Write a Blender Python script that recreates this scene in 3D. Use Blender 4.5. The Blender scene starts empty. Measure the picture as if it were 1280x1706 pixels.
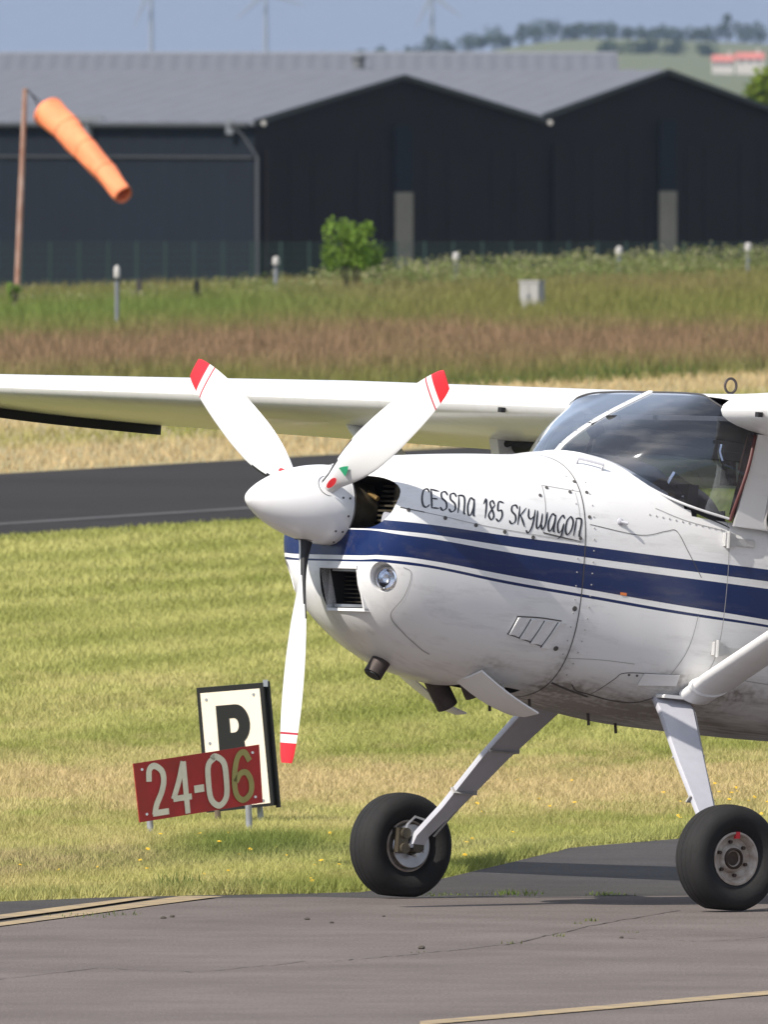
import bpy, bmesh, math, random
import numpy as np
from mathutils import Vector, Matrix
R = math.radians
scene = bpy.context.scene
COL = scene.collection
random.seed(7); RNG = np.random.default_rng(11)

# ------------------------------------------------------------ camera
CAM_D, CAM_H, FPX, HORIZ = 120.0, 3.44, 49200.0, 101.6
cd = bpy.data.cameras.new('camera'); cam = bpy.data.objects.new('camera', cd); COL.objects.link(cam)
cam.location = (0, -CAM_D, CAM_H)
cam.rotation_euler = (math.pi/2 - math.atan((853-HORIZ)/FPX), 0, 0)
cd.sensor_fit = 'HORIZONTAL'; cd.sensor_width = 36; cd.lens = FPX/1280*36
cd.clip_start = 1; cd.clip_end = 40000
cd.dof.use_dof = True; cd.dof.focus_distance = 119.5; cd.dof.aperture_fstop = 46
scene.camera = cam
# ------------------------------------------------------------ light
SUN = Vector((-.83, -.72, 1.05)).normalized()
w = bpy.data.worlds.new('World'); scene.world = w; w.use_nodes = True
nt = w.node_tree; bg = nt.nodes['Background']
sky = nt.nodes.new('ShaderNodeTexSky'); sky.sky_type = 'NISHITA'; sky.sun_disc = False
sky.sun_elevation = math.asin(SUN.z); sky.sun_rotation = math.atan2(SUN.x, SUN.y)
sky.air_density = 1.0; sky.dust_density = 0.8; sky.ozone_density = 1.5
# thin cloud veil over the whole sky, and the blue-grey haze bank that fills the sky low down all round
def wmix(f, a, b):
    k = nt.nodes.new('ShaderNodeMix'); k.data_type = 'RGBA'
    for i, q in ((0, f), (6, a), (7, b)):
        if isinstance(q, (int, float)): k.inputs[i].default_value = q
        elif isinstance(q, tuple): k.inputs[i].default_value = (*q, 1)
        else: nt.links.new(q, k.inputs[i])
    return k.outputs[2]
wtc = nt.nodes.new('ShaderNodeTexCoord'); wsp = nt.nodes.new('ShaderNodeSeparateXYZ'); nt.links.new(wtc.outputs['Generated'], wsp.inputs[0])
wmr = nt.nodes.new('ShaderNodeMapRange'); wmr.interpolation_type = 'SMOOTHSTEP'; wmr.inputs[1].default_value = 0.0; wmr.inputs[2].default_value = .30; nt.links.new(wsp.outputs[2], wmr.inputs[0])
veil = wmix(.45, sky.outputs[0], (5.2, 5.15, 5.1)); skyc = wmix(wmr.outputs[0], (1.66, 1.94, 2.58), veil)
nt.links.new(skyc, bg.inputs[0]); bg.inputs[1].default_value = 0.14
sl = bpy.data.lights.new('sun', 'SUN'); so = bpy.data.objects.new('sun', sl); COL.objects.link(so)
sl.energy = 4.0; sl.angle = R(.53); sl.color = (1, .94, .85)
so.rotation_euler = (-SUN).to_track_quat('-Z', 'Y').to_euler()
vs = scene.view_settings; vs.view_transform = 'Standard'; vs.look = 'None'; vs.exposure = 0.54; vs.gamma = 1; vs.use_curve_mapping = False
cy = scene.cycles
cy.max_bounces = 8; cy.transparent_max_bounces = 24; cy.use_denoising = True; cy.volume_bounces = 1

# ------------------------------------------------------------ helpers
def at(u, v, Y):
    """world point at depth Y that shows at photo pixel (u, v)"""
    d = Y + CAM_D
    return Vector(((u-640)/FPX*d, Y, CAM_H-(v-HORIZ)/FPX*d))
def gnd(u, v):
    d = FPX*CAM_H/(v-HORIZ); return Vector(((u-640)/FPX*d, d-CAM_D, 0))

def mat(name, col, rough=.5, metal=0., var=0., scale=8., bump=0., bscale=60., spec=.5, coat=0., trans=0., streak=(1, 1, 1), col2=None):
    m = bpy.data.materials.new(name); m.use_nodes = True; n = m.node_tree; L = n.links
    b = n.nodes['Principled BSDF']
    b.inputs['Base Color'].default_value = (*col, 1); b.inputs['Roughness'].default_value = rough
    b.inputs['Metallic'].default_value = metal; b.inputs['Specular IOR Level'].default_value = spec
    b.inputs['Coat Weight'].default_value = coat; b.inputs['Coat Roughness'].default_value = .08
    tc = n.nodes.new('ShaderNodeTexCoord'); mp = n.nodes.new('ShaderNodeMapping'); mp.inputs['Scale'].default_value = streak
    L.new(tc.outputs['Object'], mp.inputs[0])
    if var > 0 or col2:
        t = n.nodes.new('ShaderNodeTexNoise'); t.inputs['Scale'].default_value = scale; t.inputs['Detail'].default_value = 7; t.inputs['Roughness'].default_value = .65
        L.new(mp.outputs[0], t.inputs['Vector'])
        r = n.nodes.new('ShaderNodeValToRGB'); r.color_ramp.elements[0].position = .3; r.color_ramp.elements[1].position = .7
        c2 = col2 or tuple(min(1, c*(1+var)) for c in col); c1 = tuple(c*(1-var) for c in col) if not col2 else col
        r.color_ramp.elements[0].color = (*c1, 1); r.color_ramp.elements[1].color = (*c2, 1)
        L.new(t.outputs[0], r.inputs[0]); L.new(r.outputs[0], b.inputs['Base Color'])
    if bump > 0:
        t2 = n.nodes.new('ShaderNodeTexNoise'); t2.inputs['Scale'].default_value = bscale; t2.inputs['Detail'].default_value = 5
        L.new(mp.outputs[0], t2.inputs['Vector'])
        bp = n.nodes.new('ShaderNodeBump'); bp.inputs['Strength'].default_value = bump; bp.inputs['Distance'].default_value = .01
        L.new(t2.outputs[0], bp.inputs['Height']); L.new(bp.outputs[0], b.inputs['Normal'])
    return m

class MB:
    """collects faces for ONE mesh object"""
    def __init__(s): s.v = []; s.f = []; s.mi = []
    def add(s, vs, fs, mi=0):
        o = len(s.v); s.v += [tuple(v) for v in vs]; s.f += [tuple(i+o for i in f) for f in fs]; s.mi += [mi]*len(fs); return s
    def box(s, c, d, M=None, mi=0):
        x, y, z = (k/2 for k in d); P = [Vector((a*x, b*y, e*z)) for a in (-1, 1) for b in (-1, 1) for e in (-1, 1)]
        if M is not None: P = [M @ p for p in P]
        P = [p+Vector(c) for p in P]
        return s.add(P, [(0, 1, 3, 2), (4, 6, 7, 5), (0, 4, 5, 1), (2, 3, 7, 6), (0, 2, 6, 4), (1, 5, 7, 3)], mi)
    def hexa(s, P, mi=0):   # 4 front + 4 back points
        return s.add(P, [(0, 1, 2, 3), (7, 6, 5, 4), (0, 4, 5, 1), (1, 5, 6, 2), (2, 6, 7, 3), (3, 7, 4, 0)], mi)
    def loft(s, rings, cap0=True, cap1=True, closed=True, mi=0):
        n = len(rings[0]); V = [p for r in rings for p in r]; F = []
        for i in range(len(rings)-1):
            for j in range(n if closed else n-1):
                k = (j+1) % n; F.append((i*n+j, i*n+k, (i+1)*n+k, (i+1)*n+j))
        if cap0: F.append(tuple(range(n))[::-1])
        if cap1: F.append(tuple((len(rings)-1)*n+j for j in range(n)))
        return s.add(V, F, mi)
    def tube(s, pts, r, n=10, mi=0, caps=True):
        pts = [Vector(p) for p in pts]; rs = r if isinstance(r, (list, tuple)) else [r]*len(pts); rings = []
        t0 = (pts[1]-pts[0]).normalized(); up = Vector((0, 0, 1)) if abs(t0.z) < .9 else Vector((1, 0, 0)); a = t0.cross(up).normalized()
        for i, p in enumerate(pts):
            t = (pts[min(i+1, len(pts)-1)]-pts[max(i-1, 0)]).normalized(); a = (a-t*a.dot(t)).normalized(); b = t.cross(a)
            rings.append([p+(a*math.cos(k*2*math.pi/n)+b*math.sin(k*2*math.pi/n))*rs[i] for k in range(n)])
        return s.loft(rings, caps, caps, mi=mi)
    def lathe(s, prof, c=(0, 0, 0), axis='x', n=40, mi=0, caps=False):
        rings = []
        for (a, r) in prof:
            ring = []
            for k in range(n):
                q = 2*math.pi*k/n; ca, sa = r*math.cos(q), r*math.sin(q)
                p = {'x': (a, ca, sa), 'y': (sa, a, ca), 'z': (ca, sa, a)}[axis]
                ring.append(Vector(p)+Vector(c))
            rings.append(ring)
        return s.loft(rings, caps, caps, mi=mi)
    def build(s, name, mats, parent=None, smooth=True, angle=35):
        me = bpy.data.meshes.new(name); me.from_pydata(s.v, [], s.f)
        mats = mats if isinstance(mats, (list, tuple)) else [mats]
        for m in mats: me.materials.append(m)
        if len(mats) > 1: me.polygons.foreach_set('material_index', s.mi)
        fix(me)
        o = bpy.data.objects.new(name, me); COL.objects.link(o); o.parent = parent
        if smooth: me.shade_smooth(); me.set_sharp_from_angle(angle=R(angle))
        return o
def fix(me):
    bm = bmesh.new(); bm.from_mesh(me); bmesh.ops.recalc_face_normals(bm, faces=bm.faces); bm.to_mesh(me); bm.free()
def tag(o, label=None, cat=None, group=None, kind=None):
    if label: o['label'] = label
    if cat: o['category'] = cat
    if group: o['group'] = group
    if kind: o['kind'] = kind
    return o
def empty(name, loc=(0, 0, 0)):
    o = bpy.data.objects.new(name, None); COL.objects.link(o); o.location = loc; o.empty_display_size = .1; return o
def sheet(name, pts, z, m, thick=0):
    me = bpy.data.meshes.new(name); me.from_pydata([(p[0], p[1], z) for p in pts], [], [tuple(range(len(pts)))]); me.materials.append(m)
    bm = bmesh.new(); bm.from_mesh(me); bm.normal_update()
    if bm.faces[:][0].normal.z < 0: bmesh.ops.reverse_faces(bm, faces=bm.faces[:])
    bmesh.ops.triangulate(bm, faces=bm.faces[:]); bm.to_mesh(me); bm.free()
    o = bpy.data.objects.new(name, me); COL.objects.link(o); o['kind'] = 'structure'; return o
_T = RNG.random((256, 256))
def vnoise(x, y):
    xi = np.floor(x).astype(int); yi = np.floor(y).astype(int); fx = x-xi; fy = y-yi
    fx = fx*fx*(3-2*fx); fy = fy*fy*(3-2*fy); a = _T[xi % 256, yi % 256]; b = _T[(xi+1) % 256, yi % 256]; c = _T[xi % 256, (yi+1) % 256]; d = _T[(xi+1) % 256, (yi+1) % 256]
    return (a*(1-fx)+b*fx)*(1-fy)+(c*(1-fx)+d*fx)*fy
def fbm(x, y): return (vnoise(x, y)+.5*vnoise(2.1*x+17, 2.1*y+5)+.25*vnoise(4.3*x+3, 4.3*y+31))/1.75
def leafmesh(name, P, size, col, m, parent=None, up=.0, aspect=2.2, flat=False):
    """many small diamond leaves at points P, colours per leaf"""
    n = len(P); P = np.asarray(P, float); d = RNG.normal(size=(n, 3)); d[:, 2] += up; d /= np.linalg.norm(d, axis=1)[:, None]
    e = np.cross(d, RNG.normal(size=(n, 3))); e /= np.linalg.norm(e, axis=1)[:, None]
    s = (np.asarray(size)*RNG.uniform(.6, 1.3, n))[:, None]
    V = np.stack([P-d*s*.5, P+e*s/aspect*.5, P+d*s*.5, P-e*s/aspect*.5], 1).reshape(-1, 3)
    return npmesh(name, V, n, 4, np.repeat(col, 4, axis=0), m, parent)
def npmesh(name, V, nf, k, C, m, parent=None):
    me = bpy.data.meshes.new(name); me.vertices.add(len(V)); me.vertices.foreach_set('co', V.astype(np.float32).ravel())
    me.loops.add(nf*k); me.loops.foreach_set('vertex_index', np.arange(nf*k, dtype=np.int32))
    me.polygons.add(nf); me.polygons.foreach_set('loop_start', np.arange(0, nf*k, k, dtype=np.int32))
    try: me.polygons.foreach_set('loop_total', np.full(nf, k, dtype=np.int32))
    except Exception: pass
    me.update(calc_edges=True)
    a = me.attributes.new('tint', 'FLOAT_COLOR', 'POINT'); a.data.foreach_set('color', np.concatenate([C, np.ones((len(C), 1))], 1).astype(np.float32).ravel())
    me.materials.append(m); o = bpy.data.objects.new(name, me); COL.objects.link(o); o.parent = parent; return o
def leaf_mat(name, transl=.35, rough=.7):
    m = bpy.data.materials.new(name); m.use_nodes = True; n = m.node_tree; b = n.nodes['Principled BSDF']; b.inputs['Roughness'].default_value = rough
    b.inputs['Specular IOR Level'].default_value = .25
    a = n.nodes.new('ShaderNodeAttribute'); a.attribute_name = 'tint'; n.links.new(a.outputs['Color'], b.inputs['Base Color'])
    t = n.nodes.new('ShaderNodeBsdfTranslucent'); n.links.new(a.outputs['Color'], t.inputs[0]); x = n.nodes.new('ShaderNodeMixShader'); x.inputs[0].default_value = transl
    n.links.new(b.outputs[0], x.inputs[1]); n.links.new(t.outputs[0], x.inputs[2]); n.links.new(x.outputs[0], n.nodes['Material Output'].inputs[0]); return m
M_LEAF = leaf_mat('leaf'); M_GRASS = leaf_mat('grass_blade', .3)
def blades(name, X, Y, Z, h, wd, col, lean=.5, tipf=1.15):
    """one tapering bent blade per point (two triangles drawn as one kinked strip)"""
    n = len(X); a = RNG.uniform(0, 2*np.pi, n); b = RNG.uniform(0, 2*np.pi, n); l = RNG.uniform(.1, 1, n)*lean*h
    ex, ey = np.cos(a)*wd*.5, np.sin(a)*wd*.5; B = np.stack([X, Y, Z], 1)
    V = np.stack([B+np.stack([ex, ey, 0*X], 1), B-np.stack([ex, ey, 0*X], 1), B+np.stack([np.cos(b)*l, np.sin(b)*l, h], 1)], 1).reshape(-1, 3)
    C = np.repeat(col, 3, axis=0).reshape(n, 3, 3).copy(); C[:, 2] *= tipf
    o = npmesh(name, V, n, 3, np.clip(C.reshape(-1, 3), 0, 1), M_GRASS); o['kind'] = 'stuff'; return o
# ------------------------------------------------------------ ground
def crestY(X): return np.clip(305+4.3*(X+5.4), 270, 420)
def hgt(X, Y):
    c = crestY(X); t = np.clip((Y-c-6)/90, 0, 1); z = -5.6*(t*t*(3-2*t))
    d = Y+CAM_D; u = X/np.maximum(d, 50)*FPX+640
    rise = np.clip((u-560)/420, 0, 1); rise = rise*rise*(3-2*rise)
    hill = np.clip((Y-5500)/3500, 0, 1); hill = hill*hill*(3-2*hill)
    z = z + hill*(6.6+rise*(8.0)+1.2*np.sin(u/130.))
    return z
def make_ground():
    xs = np.unique(np.concatenate([-np.geomspace(12, 4000, 26), np.linspace(-12, 12, 49), np.geomspace(12, 4000, 26), np.linspace(-160, 160, 81)]))
    ys = np.unique(np.concatenate([-np.geomspace(20, 2500, 12)-CAM_D, np.linspace(-140, 300, 45), np.linspace(300, 620, 65), np.geomspace(620, 14000, 60)]))
    XX, YY = np.meshgrid(xs, ys); ZZ = hgt(XX, YY); nx, ny = len(xs), len(ys)
    V = np.stack([XX, YY, ZZ], -1).reshape(-1, 3)
    F = [(j*nx+i, j*nx+i+1, (j+1)*nx+i+1, (j+1)*nx+i) for j in range(ny-1) for i in range(nx-1)]
    me = bpy.data.meshes.new('ground'); me.from_pydata([tuple(v) for v in V], [], F); me.shade_smooth()
    m = mat('meadow_soil', (.06, .085, .025), .95, col2=(.13, .125, .05), scale=.35); me.materials.append(m)
    o = bpy.data.objects.new('ground', me); COL.objects.link(o); o['kind'] = 'structure'
make_ground()
M_LAWN = mat('lawn_soil', (.17, .18, .045), .95, col2=(.30, .27, .10), scale=1.3, bump=.4, bscale=25)
M_STRAW = mat('dry_verge', (.34, .26, .13), .95, col2=(.24, .21, .08), scale=.8)
def asphalt(name, c1, c2, sc):
    m = mat(name, c1, .93, col2=c2, scale=sc, bump=.5, bscale=140, spec=.2); n = m.node_tree; b = n.nodes['Principled BSDF']
    ramp = b.inputs['Base Color'].links[0].from_socket                     # add stone grain over the broad patches
    t = n.nodes.new('ShaderNodeTexNoise'); t.inputs['Scale'].default_value = 90; t.inputs['Detail'].default_value = 3
    tc = n.nodes.new('ShaderNodeTexCoord'); n.links.new(tc.outputs['Object'], t.inputs['Vector'])
    r = n.nodes.new('ShaderNodeMapRange'); r.inputs[1].default_value = .3; r.inputs[2].default_value = .7; r.inputs[3].default_value = .60; r.inputs[4].default_value = 1.40
    n.links.new(t.outputs[0], r.inputs[0]); mx = n.nodes.new('ShaderNodeMix'); mx.data_type = 'RGBA'; mx.blend_type = 'MULTIPLY'; mx.inputs[0].default_value = 1
    n.links.new(ramp, mx.inputs[6]); n.links.new(r.outputs[0], mx.inputs[7]); n.links.new(mx.outputs[2], b.inputs['Base Color']); return m
M_APRON = asphalt('apron_asphalt', (.107, .089, .081), (.162, .137, .125), .9)
M_TAR = asphalt('old_asphalt', (.044, .040, .039), (.070, .064, .061), 1.1)
M_RWY = asphalt('runway_asphalt', (.019, .0165, .0155), (.029, .026, .025), .25)
M_LINE = mat('worn_line_paint', (.40, .29, .14), .85, col2=(.17, .135, .10), scale=7)
M_WLINE = mat('runway_line_paint', (.085, .078, .075), .85, col2=(.03, .028, .028), scale=1.5)
def strip(w0, w1):          # band parallel to the runway, given by its depth at X = 0
    k = 4.35; Xa, Xb = -45, 60
    return [(Xa, w0+k*Xa), (Xb, w0+k*Xb), (Xb, w1+k*Xb), (Xa, w1+k*Xa)]
EDGE = [(-60, -34), (-6, -3.2), (-1.57, .6), (-1.08, 1.29), (-.6, 1.6), (-.1, 1.95), (.2, 3.6), (.54, 6.46), (.81, 8.86), (1.3, 10.35), (1.9, 11.1), (4, 12.6), (60, 46)]
sheet('lawn', EDGE + [(60, 104+4.35*60), (-45, 104-4.35*45), (-60, -60)], .004, M_LAWN)
sheet('dry_verge', strip(137, 187), .004, M_STRAW)
sheet('runway', strip(105.9, 139.5), .008, M_RWY)
sheet('runway_edge_line', strip(110.6, 111.6), .012, M_WLINE)
sheet('taxiway', [(-60, -160), (60, -160)] + EDGE[::-1], .008, M_TAR)
AP = [(-60, -34.5), (-6, -7.5), (-1.56, -2.9), (-.68, .95), (-.3, 1.15), (-.05, .95), (1.21, 1.3), (6, 2.6), (60, 18)]
sheet('apron', [(-60, -160), (60, -160)] + AP[::-1], .012, M_APRON)
def line_px(name, top, bot, m=None):
    sheet(name, [gnd(*p) for p in top] + [gnd(*p) for p in bot[::-1]], .016, m or M_LINE)
line_px('taxiway_line', [(-200, 1553), (0, 1530), (120, 1514), (235, 1500)], [(-200, 1562), (0, 1537), (120, 1521), (262, 1500)])
line_px('taxiway_line', [(-200, 1570), (0, 1543), (150, 1521), (300, 1499)], [(-200, 1578), (0, 1549), (150, 1529), (250, 1515), (372, 1499)])
line_px('apron_line', [(700, 1708), (1000, 1682), (1280, 1657), (1600, 1630)], [(700, 1715), (1000, 1689), (1280, 1664), (1600, 1637)])

# ------------------------------------------------------------ grass
EDGE_X = np.array([p[0] for p in EDGE]); EDGE_Y = np.array([p[1] for p in EDGE])
def mixc(a, b, t): return np.asarray(a)[None]*(1-t[:, None])+np.asarray(b)[None]*t[:, None]
def lawn_pts(y0, y1, dens, marg=1.35):
    Xm = 1.15*640/FPX*(y1+CAM_D)+.018*max(0, y1); n = int(dens*2*Xm*(y1-y0)); X = RNG.uniform(-Xm, Xm, n); Y = RNG.uniform(y0, y1, n)
    e = np.interp(X, EDGE_X, EDGE_Y)+.5*(fbm(X*3, Y*.6)-.5); k = (Y > e) & (Y < 105.0+4.35*X+1.2*(fbm(X*2, Y*.3)-.5)) & (np.abs(X) < 1.15*640/FPX*(Y+CAM_D)+.018*np.maximum(Y, 0)); return X[k], Y[k]
def lawn_col(X, Y):
    wv = Y-4.35*X; st = .5+.5*np.sin(wv*2*np.pi/8.5+1.6*fbm(X*.5, Y*.06)*4); st = np.clip((st-.5)*1.6+.5, 0, 1)
    nz = fbm(X*.9+4, Y*.12+9); n2 = fbm(X*5, Y*1.2)
    c = mixc((.215, .24, .052), (.45, .43, .15), np.clip(st*.42+.9*(nz-.5)+.25*(n2-.5)+.34, 0, 1))
    dry = np.clip(np.exp(-((Y-20-3*(nz-.5))/6.5)**2)*1.25-.2+1.2*(n2-.5), 0, 1)*np.clip((Y-9)/5, 0, 1)
    dry = np.maximum(dry, .75*np.clip(1.6*(nz-.50)+.9*(n2-.5), 0, 1)*(Y < 45))
    dryL = np.clip((-X-.75)/.4, 0, 1)*np.clip(1-(Y-7)**2/60, 0, 1)*.8*np.clip(.5+1.5*(n2-.4), 0, 1); dry = np.maximum(dry, dryL)
    c = c*(1-dry[:, None])+np.array([(.52, .40, .20)])*dry[:, None]
    dark_green = np.clip(1.4*np.exp(-(((X+.56)/.34)**2+((Y-9.3)/1.9)**2))-.25+1.3*(n2-.5), 0, .85); dark_green = np.maximum(dark_green, .8*np.clip(np.exp(-((Y-np.interp(X, EDGE_X, EDGE_Y)-.6)/.7)**2)*1.5*(n2+.1)-.35, 0, 1))
    c = c*(1-dark_green[:, None])+np.array([(.125, .165, .034)])*dark_green[:, None]  # darker green, taller blades in front of the sign and along the tarmac
    return c*RNG.uniform(.90, 1.10, (len(X), 1)), dark_green
for (y0, y1, dens, h, wd) in ((-4, 14, 3000, .032, .0055), (14, 34, 1700, .034, .0075), (34, 66, 900, .036, .010), (66, 125, 420, .04, .014)):
    X, Y = lawn_pts(y0, y1, dens); c, dark_green = lawn_col(X, Y)
    edge = np.clip(1.2-(Y-np.interp(X, EDGE_X, EDGE_Y))/.8, 0, 1)*fbm(X*6, Y)
    hh = h*RNG.uniform(.5, 1.25, len(X))*(1+.6*dark_green+1.0*edge)*(.75+.6*fbm(X*2.5, Y*.5))
    tag(blades('lawn_grass', X, Y, 0*X+.003, hh, wd*RNG.uniform(.7, 1.3, len(X)), c, 1.25, 1.06), 'mown grass between apron and runway', 'grass')
# meadow
def band_pts(Y0, Y1, n, xm): return RNG.uniform(-1, 1, n)*xm*640/FPX*(Y1+CAM_D), RNG.uniform(Y0, Y1, n)
X, Y = band_pts(110, 255, 120000, 1.9); wv = Y-4.35*X; k = (wv > 139.8) & (wv < 188); X, Y, wv = X[k], Y[k], wv[k]
g = np.clip(1.5-np.abs(wv-163)/7, 0, 1)*np.clip(.8+1.6*(fbm(X*.6, Y*.1)-.5), 0, 1); c = mixc((.50, .38, .20), (.25, .26, .06), g)*RNG.uniform(.75, 1.2, (len(X), 1))
tag(blades('verge_grass', X, Y, 0*X+.003, .07*RNG.uniform(.5, 1.3, len(X)), .018+0*X, c, .9), 'short dry grass along the far runway edge', 'grass')
X, Y = band_pts(130, 445, 450000, 2.0); wv = Y-4.35*X; k = (wv > 185+3*(fbm(X, Y*.2)-.5)) & (Y < crestY(X)+8); X, Y, wv = X[k], Y[k], wv[k]
nz = fbm(X*.45+7, Y*.035+2); n2 = fbm(X*2, Y*.2)
br = np.clip(1.3-np.abs(wv-229+2.5*X)/(29-.5*X), 0, 1); br = np.clip(br+.9*(nz-.5)+.5*(n2-.5), 0, 1)
left = np.clip((-X/(Y+CAM_D)*FPX+140)/420, 0, 1)*np.clip(1-np.abs(wv-296)/38, 0, 1)
far = np.clip((wv-262)/70, 0, 1)
c = mixc((.165, .165, .045), (.235, .148, .085), br)
mixd = np.clip(far*(.25+1.3*(nz-.35)), 0, 1); c = c*(1-mixd[:, None])+np.array([(.235, .165, .085)])*mixd[:, None]
c = c*(1-.85*left[:, None])+np.array([(.125, .185, .036)])*.85*left[:, None]
fr = np.clip(1-np.abs(wv-188.5)/4.5, 0, 1)*np.clip((X/(Y+CAM_D)*FPX+60)/200, .12, 1)*np.clip(.4+1.8*(n2-.3), 0, 1); c = c*(1-fr[:, None])+np.array([(.055, .10, .018)])*fr[:, None]
c = c*RNG.uniform(.85, 1.15, (len(X), 1)); hh = RNG.uniform(.09, .24, len(X))*(.8+.5*n2)*(1-.25*fr)
tag(blades('meadow_grass', X, Y, hgt(X, Y), hh, RNG.uniform(.012, .03, len(X)), c, .6), 'tall rough meadow grass beyond the runway', 'grass')
# cow parsley along the crest
def weeds():
    P = []; C = []; S = []
    for i in range(1400):
        u = random.uniform(-750, 2000); base = np.interp(u, [-400, 0, 330, 520, 700, 1280, 1700], [.08, .13, .13, .20, .32, .36, .36])
        d = random.uniform(0, 26); Xg = (u-640)/FPX*470; Yc = float(crestY(np.array(Xg))); Yb = Yc-16+d; Xg = (u-640)/FPX*(Yb+CAM_D)
        if random.random() > base*2.2: continue
        h = base*random.uniform(.7, 1.35); r = random.uniform(.1, .26); z = float(hgt(np.array(Xg), np.array(Yb)))
        n = 42
        for k in range(n):
            t = random.random()**.8; P.append((Xg+random.gauss(0, r), Yb+random.gauss(0, r), z+h*t)); S.append(.075)
            g = random.random(); C.append(np.array((.12, .165, .04))*(1-g)+np.array((.215, .215, .085))*g)
        for k in range(5):
            P.append((Xg+random.gauss(0, r), Yb+random.gauss(0, r), z+h*random.uniform(.85, 1.15))); S.append(.06); C.append(np.array((.33, .32, .17)))
    tag(leafmesh('cow_parsley', P, np.array(S), np.array(C), M_LEAF), 'pale flowering weeds along the top of the meadow', 'weeds', kind='stuff')
weeds()
M_YEL = mat('petal', (.75, .50, .02), .6); M_STEM = mat('stem', (.10, .16, .03), .7)
def flowers():
    mb = MB(); mb.tube([(0, 0, 0), (.004, 0, .03), (.002, .003, .055)], .0018, 5, 1)
    for k in range(9):
        a = k*2*math.pi/9; c, s_ = math.cos(a), math.sin(a)
        mb.add([(0, 0, .055), (.010*c-.005*s_, .010*s_+.005*c, .060), (.02*c, .02*s_, .057), (.010*c+.005*s_, .010*s_-.005*c, .060)], [(0, 1, 2, 3)], 0)
    src = mb.build('yellow_flower', [M_YEL, M_STEM], smooth=False); spots = []
    for (u0, u1, v0, v1, n) in ((230, 570, 1395, 1478, 20), (755, 960, 1300, 1420, 9), (1100, 1290, 1300, 1385, 30), (740, 800, 1390, 1450, 5), (0, 230, 1440, 1490, 3)):
        for _ in range(n):
            p = gnd(random.uniform(u0, u1), random.uniform(v0, v1))
            if p.y > np.interp(p.x, EDGE_X, EDGE_Y)+.2: spots.append(p)
    for i, p in enumerate(spots):
        o = src if i == 0 else src.copy()
        if i: COL.objects.link(o)
        o.location = (p.x, p.y, .004); s = random.uniform(.32, .6); o.scale = (s, s, s); o.rotation_euler = (random.uniform(.2, .7), random.uniform(-.3, .3), random.uniform(-.4, .4))
        tag(o, 'small yellow dandelion flower in the grass near the tarmac edge', 'flower', 'yellow flowers in the grass')
flowers()
def tufts():
    for (u, v, n, h, name) in ((858, 1493, 80, .022, 0), (1010, 1494, 60, .014, 0), (740, 1494, 40, .012, 0), (305, 1484, 90, .07, 0), (410, 1485, 70, .06, 0), (190, 1529, 30, .02, 0), (120, 1532, 30, .02, 0)):
        p = gnd(u, v); X = p.x+RNG.normal(0, .06, n); Y = p.y+RNG.normal(0, .12, n); c = mixc((.06, .11, .02), (.16, .19, .05), RNG.random(n))
        tag(blades('weed_tuft', X, Y, 0*X+.008, h*RNG.uniform(.5, 1.3, n), .007+0*X, c, .8), 'green weeds at the tarmac edge', 'weeds')
tufts()

# ------------------------------------------------------------ hangars
def corrugated(name, col, rough, period, depth=.35):
    m = mat(name, col, rough, var=.10, scale=.6); n = m.node_tree; b = n.nodes['Principled BSDF']
    tc = n.nodes.new('ShaderNodeTexCoord'); wv = n.nodes.new('ShaderNodeTexWave'); wv.wave_type = 'BANDS'; wv.bands_direction = 'X'; wv.inputs['Scale'].default_value = 1/period; wv.inputs['Distortion'].default_value = 0
    n.links.new(tc.outputs['UV'], wv.inputs['Vector']); bp = n.nodes.new('ShaderNodeBump'); bp.inputs['Strength'].default_value = depth; bp.inputs['Distance'].default_value = .05
    n.links.new(wv.outputs[1], bp.inputs['Height']); n.links.new(bp.outputs[0], b.inputs['Normal']); return m
M_NAVY = mat('navy_cladding', (.003, .006, .011), .85, var=.12, scale=.5, spec=.25); M_BLACK = mat('black_cladding', (.010, .0075, .007), .85, var=.15, scale=.5, spec=.2)
M_ROOF = mat('grey_roof_sheet', (.115, .122, .142), .85, var=.07, scale=1.2, spec=.3); M_BEIGE = mat('translucent_door_strip', (.20, .175, .14), .7, var=.15, scale=1.)
M_TRIM = mat('pale_trim', (.17, .18, .20), .6); M_DARKTRIM = mat('dark_trim', (.02, .022, .025), .6); M_GREENBASE = mat('green_plinth', (.010, .028, .024), .8)
M_PIPE = mat('grey_pipe', (.07, .075, .085), .7); M_WHITE = mat('white_plastic', (.42, .40, .38), .6)
HY = 880.0; SC = FPX/(HY+CAM_D)            # hangar corner depth; px per metre there
zH = lambda v, Y=HY: CAM_H-(v-HORIZ)/FPX*(Y+CAM_D)
K0 = at(424, 205, HY); ZB = -5.9; e1 = Vector((-1, 1, 0)).normalized(); e2 = Vector((1, 1, 0)).normalized()
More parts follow.
